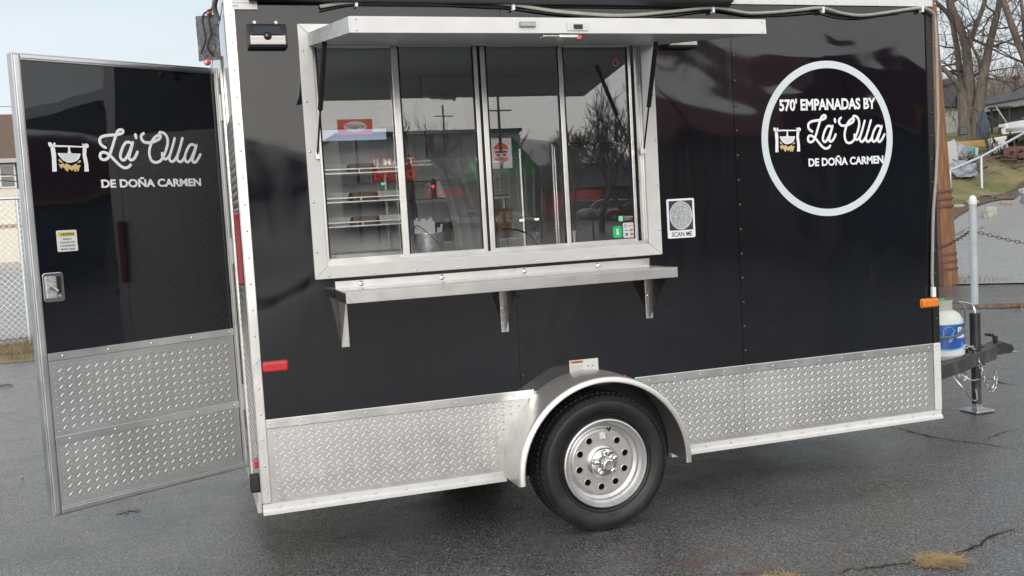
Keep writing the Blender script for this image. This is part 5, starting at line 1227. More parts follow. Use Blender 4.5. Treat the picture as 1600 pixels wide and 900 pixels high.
# trees
def tree(px, r, label, trunks, seed, hscale=1., tw_mt='twig', cat='tree', depth=5, base=None, group=None, name='bare_tree', tr=.42, upness=.25, first=None, gnarl=.22, minr=0):
    rnd = random.Random(seed); p0 = base if base is not None else foot(px, r)
    t = thing(name, tuple(p0), label, cat, group); big = MB(); small = MB()
    def grow(p, d, ln, rad, lv):
        k = 4 if lv < 3 else 3; rad = max(rad, minr); pts = [p]; rr = [rad]; q = p.copy(); dd = d.copy()
        for i in range(k):
            dd = (dd+Vector((rnd.gauss(0, gnarl), rnd.gauss(0, gnarl), rnd.gauss(0, gnarl)+.06*lv*upness)))
            dd.normalize(); q = q+dd*(ln/k); pts.append(q.copy()); rr.append(rad*(1-.42*(i+1)/k))
        (big if lv < 2 else small).tube(pts, rr, 9 if lv == 0 else (6 if lv < 3 else (4 if lv < 4 else 3)), caps=False)
        if lv >= depth: return
        n = 3 if lv < 1 else rnd.choice((3, 4) if lv < 3 else (3, 3, 4))
        for j in range(n):
            t_ = 1 if j == 0 else rnd.uniform(.35, .95)
            f = t_*k; i = min(int(f), k-1); s_ = pts[i].lerp(pts[i+1], f-i)
            ax = Vector((rnd.gauss(0, 1), rnd.gauss(0, 1), rnd.gauss(0, .5))).normalized(); ang = rnd.uniform(.12, .35) if j == 0 else rnd.uniform(.45, .95)
            nd = (dd+ax*math.tan(ang)).normalized(); nd = (nd+Vector((0, 0, upness))).normalized()
            grow(s_, nd, ln*rnd.uniform(.60, .78), rr[i]*(.72 if j == 0 else rnd.uniform(.38, .55)), lv+1)
    for (d, ln, rad) in trunks: grow(Vector(p0)-Vector((0, 0, .15)), Vector(d).normalized(), ln*hscale, rad*hscale, 0)
    big.build('trunk', 'bark', t, smooth=True); small.build('crown', tw_mt, t)
    return t
# two trees whose stems are laid out as in the photo
def stem_tree(STEMS, base, r0, label, seed):
    t = thing('bare_tree', tuple(base), label, 'tree')
    big = MB(); small = MB(); rnd = random.Random(seed)
    def pl_(pts, rads):
        P = [at(a, b, r0+dr) for a, b, dr in pts]; P[0].z = P[0].z if len(pts) < 6 or pts[0][1] < 200 else min(P[0].z, height(P[0].x, P[0].y)-.2); P = cat_rom(P, 3)
        rr = [float(np.interp(i/(len(P)-1), np.linspace(0, 1, len(rads)), rads)) for i in range(len(P))]
        big.tube(P, rr, 10, caps=False); return P, rr
    stems = [pl_(*q) for q in STEMS]
    def twigs(p, d, ln, rad, lv):
        pts = [p]; q = p.copy(); dd = d.copy()
        for i in range(3):
            dd = (dd+Vector((rnd.gauss(0, .25), rnd.gauss(0, .25), rnd.gauss(0, .2)+.04))).normalized(); q = q+dd*ln/3; pts.append(q.copy())
        small.tube(pts, [rad, rad*.8, rad*.6, rad*.4], 4 if lv < 2 else 3, caps=False)
        if lv >= 3: return
        for j in range(4 if lv < 2 else 3):
            i = rnd.randint(1, 3); ax = Vector((rnd.gauss(0, 1), rnd.gauss(0, 1), rnd.gauss(0, .8))).normalized()
            twigs(pts[i], (dd+ax*.8).normalized(), ln*rnd.uniform(.5, .75), rad*.5, lv+1)
    for P, rr in stems:
        n = 10 if len(P) > 15 else 6
        for k in range(n):
            i = rnd.randint(int(len(P)*.25), len(P)-1); ax = Vector((rnd.gauss(0, 1), rnd.gauss(0, 1), rnd.gauss(.2, .5))).normalized()
            twigs(P[i], ax, rnd.uniform(1.2, 2.8), min(rr[i]*.35, .045), 0)
    big.build('trunk', 'bark', t, smooth=True); small.build('crown', 'twig', t)
stem_tree([([(1514, 228, 0), (1507, 180, .1), (1504, 139, .1), (1500, 110, .2), (1495, 75, .2), (1488, 33, 0), (1481, 0, 0), (1472, -60, 0), (1462, -150, 0)], [.36, .27, .22, .13, .115, .11, .10, .09, .05]),
  ([(1519, 228, .3), (1518, 170, .1), (1513, 120, -.1), (1511, 85, -.2), (1504, 55, -.3), (1496, 30, -.2), (1486, 5, 0), (1476, -60, .2), (1470, -140, .2)], [.36, .24, .21, .18, .16, .14, .13, .10, .05]),
  ([(1526, 228, 0), (1529, 175, -.2), (1535, 130, -.3), (1540, 100, -.3), (1548, 62, -.2), (1558, 22, 0), (1562, 0, 0), (1570, -60, 0), (1585, -140, 0)], [.30, .22, .20, .18, .15, .13, .12, .10, .05]),
  ([(1512, 78, -.2), (1520, 55, -.4), (1527, 35, -.5), (1539, 0, -.6), (1548, -70, -.5)], [.11, .10, .095, .09, .04]),
  ([(1502, 142, 0), (1490, 125, -.3), (1476, 109, -.5), (1464, 101, -.6)], [.13, .11, .09, .07]),
  ([(1535, 108, -.3), (1528, 90, -.6), (1519, 72, -.8), (1512, 45, -.9)], [.07, .06, .05, .03]),
  ([(1488, 33, 0), (1480, 20, -.4), (1468, 8, -.8), (1450, -8, -1)], [.10, .09, .08, .05])], foot(1522, 45.5), 45.5, 'large bare tree with three thick stems rising behind the junk heap', 12)
stem_tree([([(1632, 228, 0), (1622, 160, 0), (1610, 110, 0), (1600, 86, 0), (1592, 69, 0), (1581, 40, 0), (1568, 0, 0), (1556, -50, 0), (1548, -120, 0)], [.34, .26, .2, .16, .14, .13, .12, .09, .05]),
  ([(1604, 95, 0), (1600, 40, -.3), (1596, 0, -.5), (1590, -60, -.6)], [.10, .08, .06, .03]),
  ([(1592, 74, 0), (1575, 66, -.3), (1551, 63, -.6), (1535, 50, -.8)], [.05, .04, .03, .02])], foot(1632, 44), 44, 'bare tree leaning in from the right picture edge above the white car', 15)
WOOD = [(1470, 66, 'left of the big tree, half behind the pole'), (1486, 78, 'straight behind the low shed'), (1500, 92, 'seen between the big tree stems'), (1550, 80, 'right of the big tree, above the house eave'), (1564, 70, 'just left of the chimney pipe'), (1580, 92, 'above the house roof'), (1594, 76, 'right of the chimney pipe'), (1618, 80, 'at the right picture edge behind the roof'), (1530, 100, 'farthest back in the wood')]
rnd_ = random.Random(21)
for k, (px, r, w_) in enumerate(WOOD):
    tree(px, r, 'slender bare tree in the far wood, '+w_, [((rnd_.uniform(-.1, .1), 0, 1), rnd_.uniform(2.8, 3.8), rnd_.uniform(.10, .14))], 30+k, depth=5 if k % 2 else 4, group='bare trees of the wood behind the grey house', upness=.12, gnarl=.25, tw_mt='brush')
# undergrowth of the far wood: brush one cannot count
def brush(name, spots, n, h, mt, seed, label, spread):
    rnd = random.Random(seed); mb = MB()
    for (x, y) in spots:
        z = height(x, y)
        for i in range(n):
            p = Vector((x+rnd.gauss(0, spread), y+rnd.gauss(0, spread), z-.1)); d = Vector((rnd.gauss(0, .35), rnd.gauss(0, .35), 1)).normalized()
            ln = h*rnd.uniform(.35, 1); q = p+d*ln*.5+Vector((rnd.gauss(0, .1), rnd.gauss(0, .1), 0)); e = p+d*ln+Vector((rnd.gauss(0, .3), rnd.gauss(0, .3), 0)); mb.tube([p, q, e], [.03, .02, .008], 3, caps=False)
            for _ in range(5):
                s_ = p.lerp(e, rnd.uniform(.3, .95)); d2 = (d+Vector((rnd.gauss(0, .9), rnd.gauss(0, .9), rnd.gauss(0, .4)))).normalized(); mb.tube([s_, s_+d2*ln*.3], [.014, .006], 3, caps=False)
    return mb.build(name, mt, kind='stuff', label=label, cat='brush')
rb = random.Random(8); sp = []
for _ in range(150):
    p = foot(rb.uniform(1430, 1680), rb.uniform(64, 105)); sp.append((p.x, p.y))
brush('brushwood', sp, 16, 4.2, 'brush', 9, 'brown leafless undergrowth filling the wood behind the grey house', 1.6)

# grey house on the rise and a low shed left of the tree
hc = foot(1600, 56)
ho = thing('grey_house', tuple(hc), 'dark grey house with white fascia and shingle roof on top of the bank', 'building')
e1, e2 = at(1533, 176, 53), at(1720, 128, 47); zt_ = (e1.z)
d_ = Vector((e2.x-e1.x, e2.y-e1.y, 0)).normalized(); nrm_ = Vector((-d_.y, d_.x, 0));
if nrm_.dot(Vector((e1.x-CX, e1.y-CY, 0))) < 0: nrm_ = -nrm_
def HW(u, n, z): return Vector((e1.x, e1.y, 0))+d_*u+nrm_*n+Vector((0, 0, z))
zw = e1.z; rise = (e2.z-e1.z)/Vector((e2.x-e1.x, e2.y-e1.y, 0)).length
zb_ = height(e1.x, e1.y)-1.5
Lh = 15.
ztf = lambda u: zw+.0*u
MB().hexa([HW(0, 0, zb_), HW(Lh, 0, zb_), HW(Lh, 8, zb_), HW(0, 8, zb_), HW(0, 0, zw), HW(Lh, 0, zw), HW(Lh, 8, zw), HW(0, 8, zw)]).build('wall', 'greywall', ho)
for i in range(5):
    z = zw-.35-i*.42; MB().hexa([HW(0, -.015, z), HW(Lh, -.015, z), HW(Lh, 0, z), HW(0, 0, z), HW(0, -.015, z+.03), HW(Lh, -.015, z+.03), HW(Lh, 0, z+.03), HW(0, 0, z+.03)]).build('siding_joint', 'greywall', ho)
MB().hexa([HW(-.3, -.4, zw-.05), HW(Lh, -.4, zw-.05), HW(Lh, -.02, zw-.05), HW(-.3, -.02, zw-.05), HW(-.3, -.4, zw+.22), HW(Lh, -.4, zw+.22), HW(Lh, -.02, zw+.22), HW(-.3, -.02, zw+.22)]).build('fascia', 'fascia', ho)
MB().hexa([HW(-.3, -.45, zw+.22), HW(Lh, -.45, zw+.22), HW(Lh, 4, zw+.24), HW(-.3, 4, zw+.24), HW(-.3, -.45, zw+.29), HW(Lh, -.45, zw+.29), HW(Lh, 4.0, zw+2.2), HW(2.4, 4.0, zw+2.2)]).build('roof', 'greyroof', ho)
MB().hexa([HW(-.3, 4, zw+.24), HW(Lh, 4, zw+.24), HW(Lh, 8.4, zw+.2), HW(-.3, 8.4, zw+.2), HW(2.4, 4.0, zw+2.2), HW(Lh, 4.0, zw+2.2), HW(Lh, 8.4, zw+.27), HW(-.3, 8.4, zw+.27)]).build('roof', 'greyroof', ho)
cpz = HW(1.35, .9, zw+.3); MB().tube([cpz, cpz+Vector((0, 0, 1.1))], .13, 10).tube([cpz+Vector((0, 0, 1.1)), cpz+Vector((0, 0, 1.2))], .2, 10).build('chimney_pipe', 'rust', ho)
sh_ = thing('small_shed', tuple(foot(1482, 54)), 'low grey shed roof half hidden between the pole and the tree', 'shed')
sc_ = foot(1478, 54)
MB().box(sc_.x-2.2, sc_.x+1.0, sc_.y-1, sc_.y+2, sc_.z-1, sc_.z+1.4).build('wall', 'fascia', sh_)
MB().prism([(sc_.x-2.6, sc_.z+2.2), (sc_.x-.6, sc_.z+2.6), (sc_.x+1.5, sc_.z+1.3), (sc_.x+1.5, sc_.z+1.2), (sc_.x-2.6, sc_.z+1.25)], sc_.y-1.3, sc_.y+2.2).build('roof', 'greyroof', sh_)

# junk heap along the top of the bank, piece by piece
def onbank(px, r, dz=0): p = foot(px, r); p.z += dz; return p
def junk(name, px, r, sx, sy, sz, mt, label, cat, rot=0, tilt=0, dz=0, extra=None):
    p = onbank(px, r, dz); mb = MB().box(-sx/2, sx/2, -sy/2, sy/2, 0, sz)
    if extra: extra(mb)
    o = mb.build(name, mt, None, bevel=min(sx, sy, sz)*.08, label=label, cat=cat); o.location = p; o.rotation_euler = (0, tilt, R(-43)+rot); return o
junk('white_board', 1487, 39.5, .55, .06, .95, 'fascia', 'tall white board leaning at the left end of the junk heap beside the pole', 'board', .2, -.12)
o = junk('teal_bin', 1516, 40.5, .50, .4, .60, 'teal', 'teal plastic bin with pale edge lying in the middle of the junk heap', 'bin', .1, .1)
junk('bin_lid', 1524, 40.4, .10, .42, .62, 'fascia', 'pale panel standing on the right side of the teal bin', 'panel', .1, .1)
junk('ochre_plank', 1538, 42, 1.0, .15, .26, 'ochre', 'ochre wooden board lying right of the teal bin', 'board', 0, 0, .3)
junk('cream_cabinet', 1562, 42, .62, .4, .58, 'beige', 'cream cabinet panel tilted behind the railing in front of the house', 'cabinet', .1, -.10, .1)
junk('rusty_box', 1594, 41.5, 1.1, .6, .45, 'brownsteel', 'rusty brown box below the white car', 'box', 0, 0, .1)
junk('wooden_crate', 1502, 40.5, .6, .4, .45, 'rockbrown', 'tan wooden crate left of the teal bin in the heap', 'crate', .3, 0, .3)
junk('black_drum', 1506, 42.5, .3, .3, .3, 'blackplast', 'black rounded drum on top of the junk heap against the tree trunk', 'drum', .3, 0, .6)
junk('dark_crate', 1490, 38.6, .6, .4, .4, 'brownsteel', 'dark brown crate under the white board at the left of the heap', 'crate', .1)
def tarp(px, r, sx, sz, seed, label, mt='tarp'):
    rnd = random.Random(seed); p = foot(px, r); bm = bmesh.new(); bmesh.ops.create_icosphere(bm, subdivisions=4, radius=1)
    for v in bm.verts:
        c = v.co.copy(); n_ = mnoise.noise(c*2.3+Vector((seed, 0, 0)))*.5+abs(mnoise.noise(c*5+Vector((seed, 3, 0))))*.3
        v.co = Vector((c.x*sx, c.y*sx*.7, max(c.z, -.2)*sz))*(1+n_)+p+Vector((0, 0, sz*.3))
    me = bpy.data.meshes.new('tarp'); bm.to_mesh(me); bm.free(); return link('tarp_bundle', me, mt, smooth=35, label=label, cat='tarp')
tarp(1500, 38.6, .55, .42, 1, 'crumpled silver tarp in front of the teal bin')
tarp(1494, 40.2, .5, .5, 2, 'crumpled white plastic sheet beside the leaning white board', 'tarp')
tarp(1538, 43.6, .24, .85, 3, 'dark blue-grey cover draped over something against the tree', M.setdefault('darktarp', mat('dark_blue_tarp', (.06, .075, .10), .8)))
def sticks(px, r, n, ln, seed, label, mt='rust', cat='scrap wood', up=.5):
    rnd = random.Random(seed); mb = MB()
    for i in range(n):
        p = foot(px+rnd.uniform(-14, 14), r+rnd.uniform(-.5, .5)); p.z += rnd.uniform(0, .35); d = Vector((rnd.gauss(0, 1), rnd.gauss(0, .5), abs(rnd.gauss(0, up)))).normalized()
        mb.bar(p, p+d*ln*rnd.uniform(.25, .7), .05, .03)
    mb.build('scrap_pile', mt, None, label=label, cat=cat, kind='stuff')
sticks(1525, 39.8, 40, 1.2, 3, 'dark tangle of scrap wood along the foot of the junk heap', 'bark', 'scrap')
sticks(1556, 41.5, 26, 1.3, 4, 'dark planks and pipes standing in front of the grey house', 'cargrey', 'scrap', 1.6)
sticks(1500, 40.5, 30, .9, 5, 'small brown debris at the left of the heap', 'rockbrown', 'scrap')
sticks(1580, 41, 30, 1.1, 6, 'rusty scrap lying under the railing on the right', 'rust', 'scrap', .3)
st = thing('wooden_rack', tuple(foot(1566, 46)), 'dark wooden rack standing against the grey house wall', 'rack')
p = foot(1566, 46)
MB().box(p.x-.28, p.x-.22, p.y-.2, p.y-.14, p.z, p.z+1.05).box(p.x+.22, p.x+.28, p.y-.2, p.y-.14, p.z, p.z+1.05).box(p.x-.28, p.x-.22, p.y+.2, p.y+.26, p.z, p.z+1.1).box(p.x+.22, p.x+.28, p.y+.2, p.y+.26, p.z, p.z+1.1).build('frame', 'greywall', st)
MB().box(p.x-.36, p.x+.36, p.y-.3, p.y+.3, p.z+1.05, p.z+1.12).box(p.x-.28, p.x+.28, p.y-.2, p.y+.2, p.z+.35, p.z+.40).build('shelf', 'greywall', st)
junk('dark_post', 1578, 45, .05, .05, .9, 'fascia', 'thin pale pole leaning against the house beside the wooden rack', 'pole', 0, -.5, .4)

# ------------------------------------------------------------------ cars
def car(loc, rotz, paint, label, kind='suv', lights=False, group=None):
    t = thing('parked_car', (0, 0, 0), label, 'car', group)
    L_, W2 = 4.6, .92
    if kind == 'suv': roof = [(-2.2, 1.0), (-2.05, 1.55), (-1.7, 1.68), (.3, 1.70), (.75, 1.60), (1.25, 1.08), (2.1, .92), (2.28, .75)]
    else: roof = [(-2.25, .85), (-1.9, .95), (-1.35, 1.02), (-.8, 1.38), (.2, 1.42), (.95, 1.0), (2.05, .80), (2.28, .62)]
    stations = [-2.28, -2.2, -1.9, -1.5, -1, -.5, 0, .5, 1., 1.5, 1.9, 2.2, 2.3]
    belt = .98 if kind == 'suv' else .88
    mb = MB(); n = len(stations)
    for x in stations:
        e = 1-.35*max(0, (abs(x)-1.7)/.6)**2; top = min(belt, float(np.interp(x, [p[0] for p in roof], [p[1] for p in roof])))
        zb = .28+.12*max(0, (abs(x)-1.8)/.5)
        for y, z in ((-W2*.9*e, zb), (-W2*e, zb+.12), (-W2*e, .62), (-W2*.96*e, top-.05), (-W2*.85*e, top), (0, top+.03), (W2*.85*e, top), (W2*.96*e, top-.05), (W2*e, .62), (W2*e, zb+.12), (W2*.9*e, zb)): mb.v.append((x, y, z))
    for i in range(n-1):
        for j in range(11): mb.f.append((i*11+j, i*11+(j+1) % 11, (i+1)*11+(j+1) % 11, (i+1)*11+j))
    mb.f.append(tuple(range(11))); mb.f.append(tuple((n-1)*11+j for j in range(11))[::-1])
    body = mb.build('body', paint, t, smooth=35)
    gh = [p for p in roof if p[1] >= belt-.01]
    gx = [roof[0][0]+.1] + [p[0] for p in gh[1:-1]] + [gh[-1][0]]
    g = MB(); m_ = len(gh)
    for i, (x, z) in enumerate(gh):
        w_ = W2*(.84-.16*max(0, (z-belt)/.7)); g.v += [(x, -W2*.88, belt-.02), (x, -w_, max(z, belt)-.04), (x, -w_*.85, max(z, belt)), (x, w_*.85, max(z, belt)), (x, w_, max(z, belt)-.04), (x, W2*.88, belt-.02)]
    for i in range(m_-1):
        for j in range(5): g.f.append((i*6+j, i*6+j+1, (i+1)*6+j+1, (i+1)*6+j))
    g.build('windows', 'winpane', t, smooth=30)
    r_ = MB()
    for i, (x, z) in enumerate(gh):
        w_ = W2*(.84-.16*max(0, (z-belt)/.7)); r_.v += [(x, -w_*.98, max(z, belt)-.03), (x, -w_*.8, max(z, belt)+.02), (x, w_*.8, max(z, belt)+.02), (x, w_*.98, max(z, belt)-.03)]
    lo, hi = (1, m_-2)
    for i in range(lo, hi):
        if gh[i+1][1] > belt+.45:
            for j in range(3): r_.f.append((i*4+j, i*4+j+1, (i+1)*4+j+1, (i+1)*4+j))
    if r_.f: r_.build('roof', paint, t, smooth=35)
    for x in (-1.42, 1.42):
        for s_ in (-1, 1):
            wh = MB().lathe([(.12, -.1), (.22, -.11), (.33, -.09), (.34, 0), (.33, .09), (.22, .11), (.12, .1)], (x, s_*(W2-.09), .34), 24).build('wheel', 'rubber', t, smooth=50)
            MB().lathe([(0, -.112), (.08, -.118), (.2, -.105), (.215, -.112), (.215, .112), (.2, .105), (.08, .118), (0, .112)], (x, s_*(W2-.09), .34), 20).build('rim', 'rim', wh, smooth=40)
    for s_ in (-1, 1):
        MB().box(2.10, 2.27, s_*.60-.16, s_*.60+.16, .66, .78).build('headlight', 'headlamp' if lights else 'headoff', t, bevel=.03)
        MB().box(-2.29, -2.2, s_*.70-.12, s_*.70+.12, .75, .95).build('tail_light', 'red_lens', t, bevel=.02)
    MB().box(2.18, 2.30, -.45, .45, .42, .62).build('grille', 'blackplast', t, bevel=.03)
    t.location = loc; t.rotation_euler = (0, 0, rotz)
    return t
p = foot(1614, 43.2); car((p.x+.9, p.y-.2, p.z+.0), R(190), 'carwhite', 'white car nosing in at the right picture edge above the railing', 'sedan')

# ------------------------------------------------------------------ across the lot, behind the photographer (seen mirrored in panels and glass)
def mcar(px, r, rot, paint, label, kind='suv', lights=False): p = mfoot(px, r); return car(tuple(p), rot, paint, label, kind, lights)
mcar(945, 88, R(185), 'carwhite', 'white sport utility car parked across the lot, mirrored in the right window pane')
mcar(915, 92, R(15), 'cargrey', 'dark grey car parked left of the white one across the lot, mirrored in the glass')
mcar(985, 84, R(200), 'carred', 'red car across the lot mirrored at the right edge of the glass', 'sedan')
mcar(968, 90, R(190), 'carblue', 'blue car between the white and the red car across the lot', 'sedan')
mcar(803, 70, R(80), 'cargrey', 'dark car driving up with both headlights lit, mirrored in the third pane', 'sedan', True)
mcar(735, 85, R(200), 'carwhite', 'white sedan on the far road, mirrored in the second pane', 'sedan')
wa = mfoot(680, 120)
wh_ = thing('warehouse', tuple(wa), 'pale grey panelled warehouse far across the lot, mirrored in the second pane', 'building')
for i in range(6):
    x = wa.x-11+i*3.7; MB().box(x, x+3.62, wa.y-14, wa.y, -1, wa.z+10.5).build('wall_panel', 'concrete', wh_)
MB().box(wa.x-11.2, wa.x+11.4, wa.y-14, wa.y+.3, wa.z+10.5, wa.z+10.9).build('roof_edge', 'greyroof', wh_)
MB().box(wa.x-11, wa.x+11, wa.y, wa.y+2.5, wa.z+4.2, wa.z+5.0).build('canopy', 'greyroof', wh_); MB().box(wa.x-2, wa.x+11, wa.y+2.5, wa.y+2.7, wa.z+2.9, wa.z+3.8).build('sign_band', 'signred', wh_)
def sign(px, py, r, w_, h, mt, label, name='sign_board', posts=2):
    p = mirror_at(px, py, r); z0 = height(p.x, p.y); t = thing(name, (p.x, p.y, z0), label, 'sign')
    MB().box(p.x-w_/2, p.x+w_/2, p.y-.25, p.y, p.z-h/2, p.z+h/2).build('sign_face', mt, t, bevel=.03)
    for s_ in ([-1, 1] if posts == 2 else [0]): MB().tube([(p.x+s_*w_*.38, p.y-.3, z0-.2), (p.x+s_*w_*.38, p.y-.3, p.z+h/2-.05)], .12, 10).build('sign_post', 'cargrey', t, smooth=True)
    return t, p
def swords(t, p, body, x0, x1, z0, z1, mt, mirror=True, bold=.02):
    v2, f2 = text_mesh(body, p.x+x0, p.x+x1, p.z+z0, p.z+z1, .01, bold, mirror=not mirror)
    MB().add([(a, p.y+.02+c, b) for a, b, c in v2], f2).build('sign_lettering', mt, t)
t, p = sign(616, 262, 62, 2.9, 1.6, 'signred', 'red sign board with white letters across the lot, mirrored between the first two panes')
swords(t, p, 'IJ MART', -1.3, 1.3, .1, .65, 'litwhite'); swords(t, p, 'DAUCO', -1.3, 1.3, -.65, -.1, 'signorange')
t, p = sign(555, 197, 66, 2.2, .95, 'signorange', 'orange-red pylon sign with a white oval, mirrored in the first pane', posts=1)
v2, f2 = curve_mesh([circle(p.x, p.z, .72, 40, .33)], .01); MB().add([(a, p.y+.03+c, b) for a, b, c in v2], f2).build('sign_oval', 'litwhite', t); p2 = p.copy(); p2.y += .03
swords(t, p2, 'Kilgore', -.55, .55, -.15, .17, 'signred', bold=.01)
t, p = sign(782, 238, 75, 1.7, 2.2, 'litwhite', 'white round-cornered sign with orange and red emblem beside the green gable', posts=1)
def arc_(cx, cz, rx, rz, a0, a1, n=16): return [(cx+rx*math.cos(R(a0+(a1-a0)*q/n)), cz+rz*math.sin(R(a0+(a1-a0)*q/n))) for q in range(n+1)]
for lp in (arc_(p.x, p.z+.28, .55, .50, 0, 180), arc_(p.x, p.z-.28, .55, .42, 180, 360)):
    v2, f2 = curve_mesh([lp], .01); MB().add([(a, p.y+.03+c, b) for a, b, c in v2], f2).build('sign_emblem', 'signorange', t)
for zz in (.10, -.12):
    v2, f2 = curve_mesh([rrect(p.x-.48+.1*(zz < 0), p.x+.48-.1*(zz < 0), p.z+zz-.08, p.z+zz+.08, .05)], .01); MB().add([(a, p.y+.06+c, b) for a, b, c in v2], f2).build('sign_emblem', 'signred', t)
g_ = mfoot(803, 92); gb = thing('green_gable_store', tuple(g_), 'store with a pointed green gable and pale columns, mirrored in the third pane', 'building')
MB().box(g_.x-2.2, g_.x+2.2, g_.y-8, g_.y, g_.z-1, g_.z+5).build('wall', 'storewall', gb); MB().prism([(g_.x-2.5, g_.z+4.3), (g_.x-2.5, g_.z+5.2), (g_.x, g_.z+8), (g_.x+2.5, g_.z+5.2), (g_.x+2.5, g_.z+4.3)], g_.y-8.2, g_.y+.3).build('gable', 'greenpaint', gb)
for i in range(7): MB().tube([(g_.x-2.4+i*.8, g_.y+1.2, g_.z-.5), (g_.x-2.4+i*.8, g_.y+1.2, g_.z+5)], .07, 8).build('column', 'white', gb)
d1 = mfoot(990, 100); db = thing('low_dark_house', tuple(d1), 'low dark-roofed house behind the parked cars, mirrored in the fourth pane', 'building')
MB().box(d1.x-9, d1.x+9, d1.y-8, d1.y, d1.z-1, d1.z+3).build('wall', 'storewall', db); MB().prism([(d1.y-8.6, d1.z+2.9), (d1.y-4, d1.z+5.6), (d1.y+.7, d1.z+2.9)], d1.x-9.5, d1.x+9.5, 'x').build('roof', 'greyroof', db)
for i in range(4): MB().box(d1.x-7+i*4, d1.x-5.6+i*4, d1.y, d1.y+.06, d1.z+.9, d1.z+2.2).build('window', 'winpane', db)
rt = mfoot(895, 96); rt_ = thing('red_container', tuple(rt), 'red container standing left of the parked cars across the lot', 'container')
MB().box(rt.x-2.6, rt.x+2.6, rt.y-1.2, rt.y+1.2, rt.z+.2, rt.z+2.6).build('container_body', 'signred', rt_, bevel=.04); MB().box(rt.x-2.6, rt.x+2.6, rt.y-1.1, rt.y+1.1, rt.z, rt.z+.2).build('container_base', 'cargrey', rt_)
# maroon store with a yellow band, and its high sign
m1 = mfoot(1375, 38); ms = thing('maroon_store', tuple(m1), 'maroon-fronted store with a yellow band close behind the photographer, mirrored in the front panel', 'building')
MB().box(m1.x-3.5, m1.x+22, m1.y-12, m1.y, m1.z-1, m1.z+4.4).build('wall', 'storewall', ms); MB().box(m1.x-4, m1.x+22.5, m1.y-12, m1.y+.6, m1.z+3.8, m1.z+6.1).build('fascia_band', 'maroon', ms)
MB().box(m1.x-4, m1.x+22.5, m1.y+.6, m1.y+.68, m1.z+3.5, m1.z+3.8).build('yellow_band', 'goldband', ms)
for i in range(5): MB().box(m1.x-2+i*4.4, m1.x+1.2+i*4.4, m1.y, m1.y+.06, m1.z+.6, m1.z+3.0).build('window', 'winpane', ms)
t, p = sign(1330, 95, 36, 2.3, 1.0, 'maroon', 'maroon pylon sign above the maroon store roof line', posts=1)
# street furniture over there
for i, (px, r, h) in enumerate(((787, 60, 8.5), (703, 80, 10), (1062, 40, 9))):
    q = mfoot(px, r); t = thing('street_pole', tuple(q), ['utility pole across the lot mirrored in the third pane', 'utility pole by the warehouse mirrored in the second pane', 'tall lamp pole mirrored in the black panel right of the window'][i], 'pole')
    MB().tube([q-Vector((0, 0, .2)), q+Vector((0, 0, h))], [.11, .07], 10).build('pole', 'bark', t, smooth=True); MB().box(q.x-.8, q.x+.8, q.y-.04, q.y+.04, q.z+h-.9, q.z+h-.82).build('crossarm', 'bark', t)
for i, (px, py, mt, lb) in enumerate(((597, 285, 'greenlamp', 'traffic light showing green, mirrored in the first pane'), (677, 291, 'redlamp', 'traffic light showing red, mirrored in the second pane'))):
    q = mirror_at(px, py, 90); z0 = height(q.x, q.y); t = thing('traffic_light', (q.x, q.y, z0), lb, 'traffic light')
    MB().tube([(q.x, q.y-.2, z0-.2), (q.x, q.y-.2, q.z+.5)], .09, 8).build('pole', 'cargrey', t); MB().box(q.x-.2, q.x+.2, q.y-.12, q.y+.12, q.z-.5, q.z+.5).build('housing', 'blackplast', t)
    MB().dome(.17, .08, (q.x, q.y+.12, q.z), 'l', 12).build('lamp', mt, t)
ORD = ['first', 'second', 'third', 'fourth', 'fifth', 'sixth', 'last']
for i in range(7):
    q = mfoot(765+i*27, 52+i*.4)
    t = thing('chain_post', tuple(q), 'thin dark post of the far chain barrier, '+ORD[i]+' from the left', 'post', 'posts of the far chain barrier')
    MB().tube([q, q+Vector((0, 0, 1.1))], .05, 8).build('post', 'cargrey', t)
    if i:
        a, b = lastq+Vector((0, 0, 1.0)), q+Vector((0, 0, 1.0)); MB().tube([a.lerp(b, k/8)-Vector((0, 0, .45*4*(k/8)*(1-k/8))) for k in range(9)], .022, 5).build('barrier_chain', 'rust', None, label='slack chain of the far barrier hanging left of its '+ORD[i]+' post', cat='chain', group='chains of the far barrier')
    lastq = q
k = 0
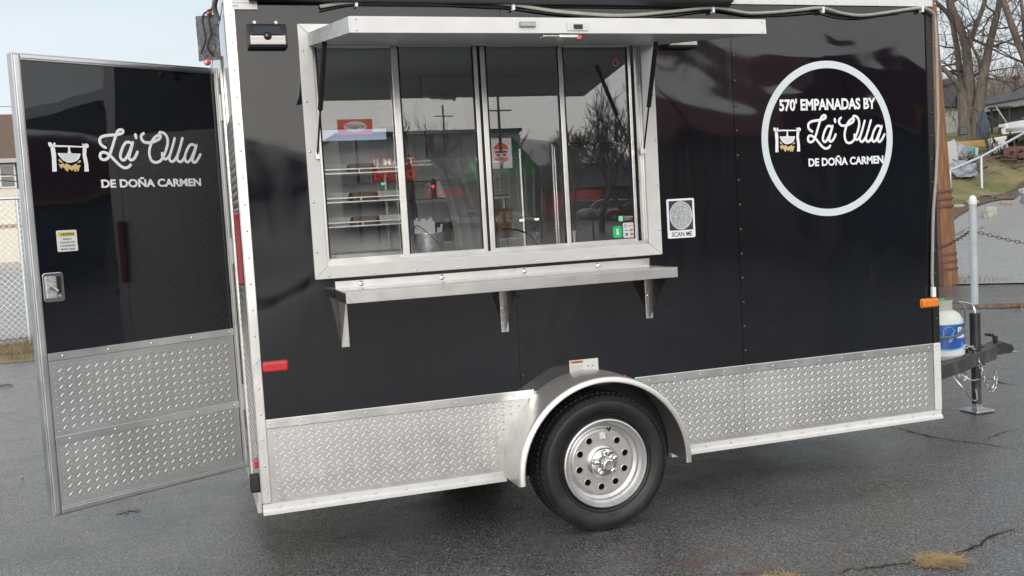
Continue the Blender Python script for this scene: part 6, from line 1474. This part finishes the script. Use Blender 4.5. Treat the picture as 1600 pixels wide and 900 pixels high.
for px, r, ln, rad, lb in ((940, 62, 3.6, .22, 'spreading bare tree behind the parked cars, mirrored in the fourth pane'), (978, 70, 3.4, .2, 'bare tree at the right end behind the red car, mirrored in the fourth pane'), (905, 90, 3.4, .2, 'bare tree above the red container, mirrored in the fourth pane'),
                          (860, 80, 3.0, .18, 'bare tree right of the green gable'), (655, 110, 4.6, .3, 'tall bare tree over the left end of the warehouse'), (745, 112, 4.6, .3, 'tall bare tree over the right end of the warehouse'), (1060, 60, 3.6, .22, 'bare tree mirrored in the black panel beside the scan sign'), (1110, 70, 3.9, .22, 'bare tree mirrored in the black panel left of the rivet seam'), (1180, 50, 3.8, .25, 'tall bare tree mirrored in the front panel left of the round logo')):
    tree(0, 0, lb, [((0, 0, 1), ln, rad)], 60+k, depth=5, base=mfoot(px, r), gnarl=.20, upness=.30, minr=.022); k += 1
sp = []
for _ in range(260):
    x = rb.uniform(-160, 300); y = rb.uniform(-330, -140); sp.append((x, y))
def canopy(spots, seed):   # the wooded hillside reads as one mass of leafless crowns
    rnd = random.Random(seed); mb = MB()
    for (x, y) in spots:
        z = height(x, y); h = rnd.uniform(5, 9)
        for i in range(26):
            p = Vector((x+rnd.gauss(0, 1.2), y+rnd.gauss(0, 1.2), z)); e = p+Vector((rnd.gauss(0, 2.4), rnd.gauss(0, 2.4), h*rnd.uniform(.55, 1))); mb.tube([p.lerp(e, .2), e], [.25, .06], 3, caps=False)
    mb.build('hillside_wood', 'brush', kind='stuff', label='leafless wood covering the hillside far across the lot', cat='wood')
canopy(sp, 3)

# wooded ridge far behind the trailer
def far_trees(seed):
    rnd = random.Random(seed); mb = MB()
    for i in range(230):
        b = R(rnd.uniform(2, 37)); r_ = rnd.uniform(95, 170); x, y = CX+r_*math.sin(b), CY+r_*math.cos(b); z = height(x, y); h = rnd.uniform(6, 11)
        for k in range(16):
            p = Vector((x+rnd.gauss(0, 1.5), y+rnd.gauss(0, 1.5), z)); e = p+Vector((rnd.gauss(0, 1.8), rnd.gauss(0, 1.8), h*rnd.uniform(.4, 1))); mb.tube([p, e], [.16, .04], 3, caps=False)
    mb.build('far_wood', 'brush', kind='stuff', label='leafless wood in the distance behind the trailer', cat='wood')
far_trees(6)
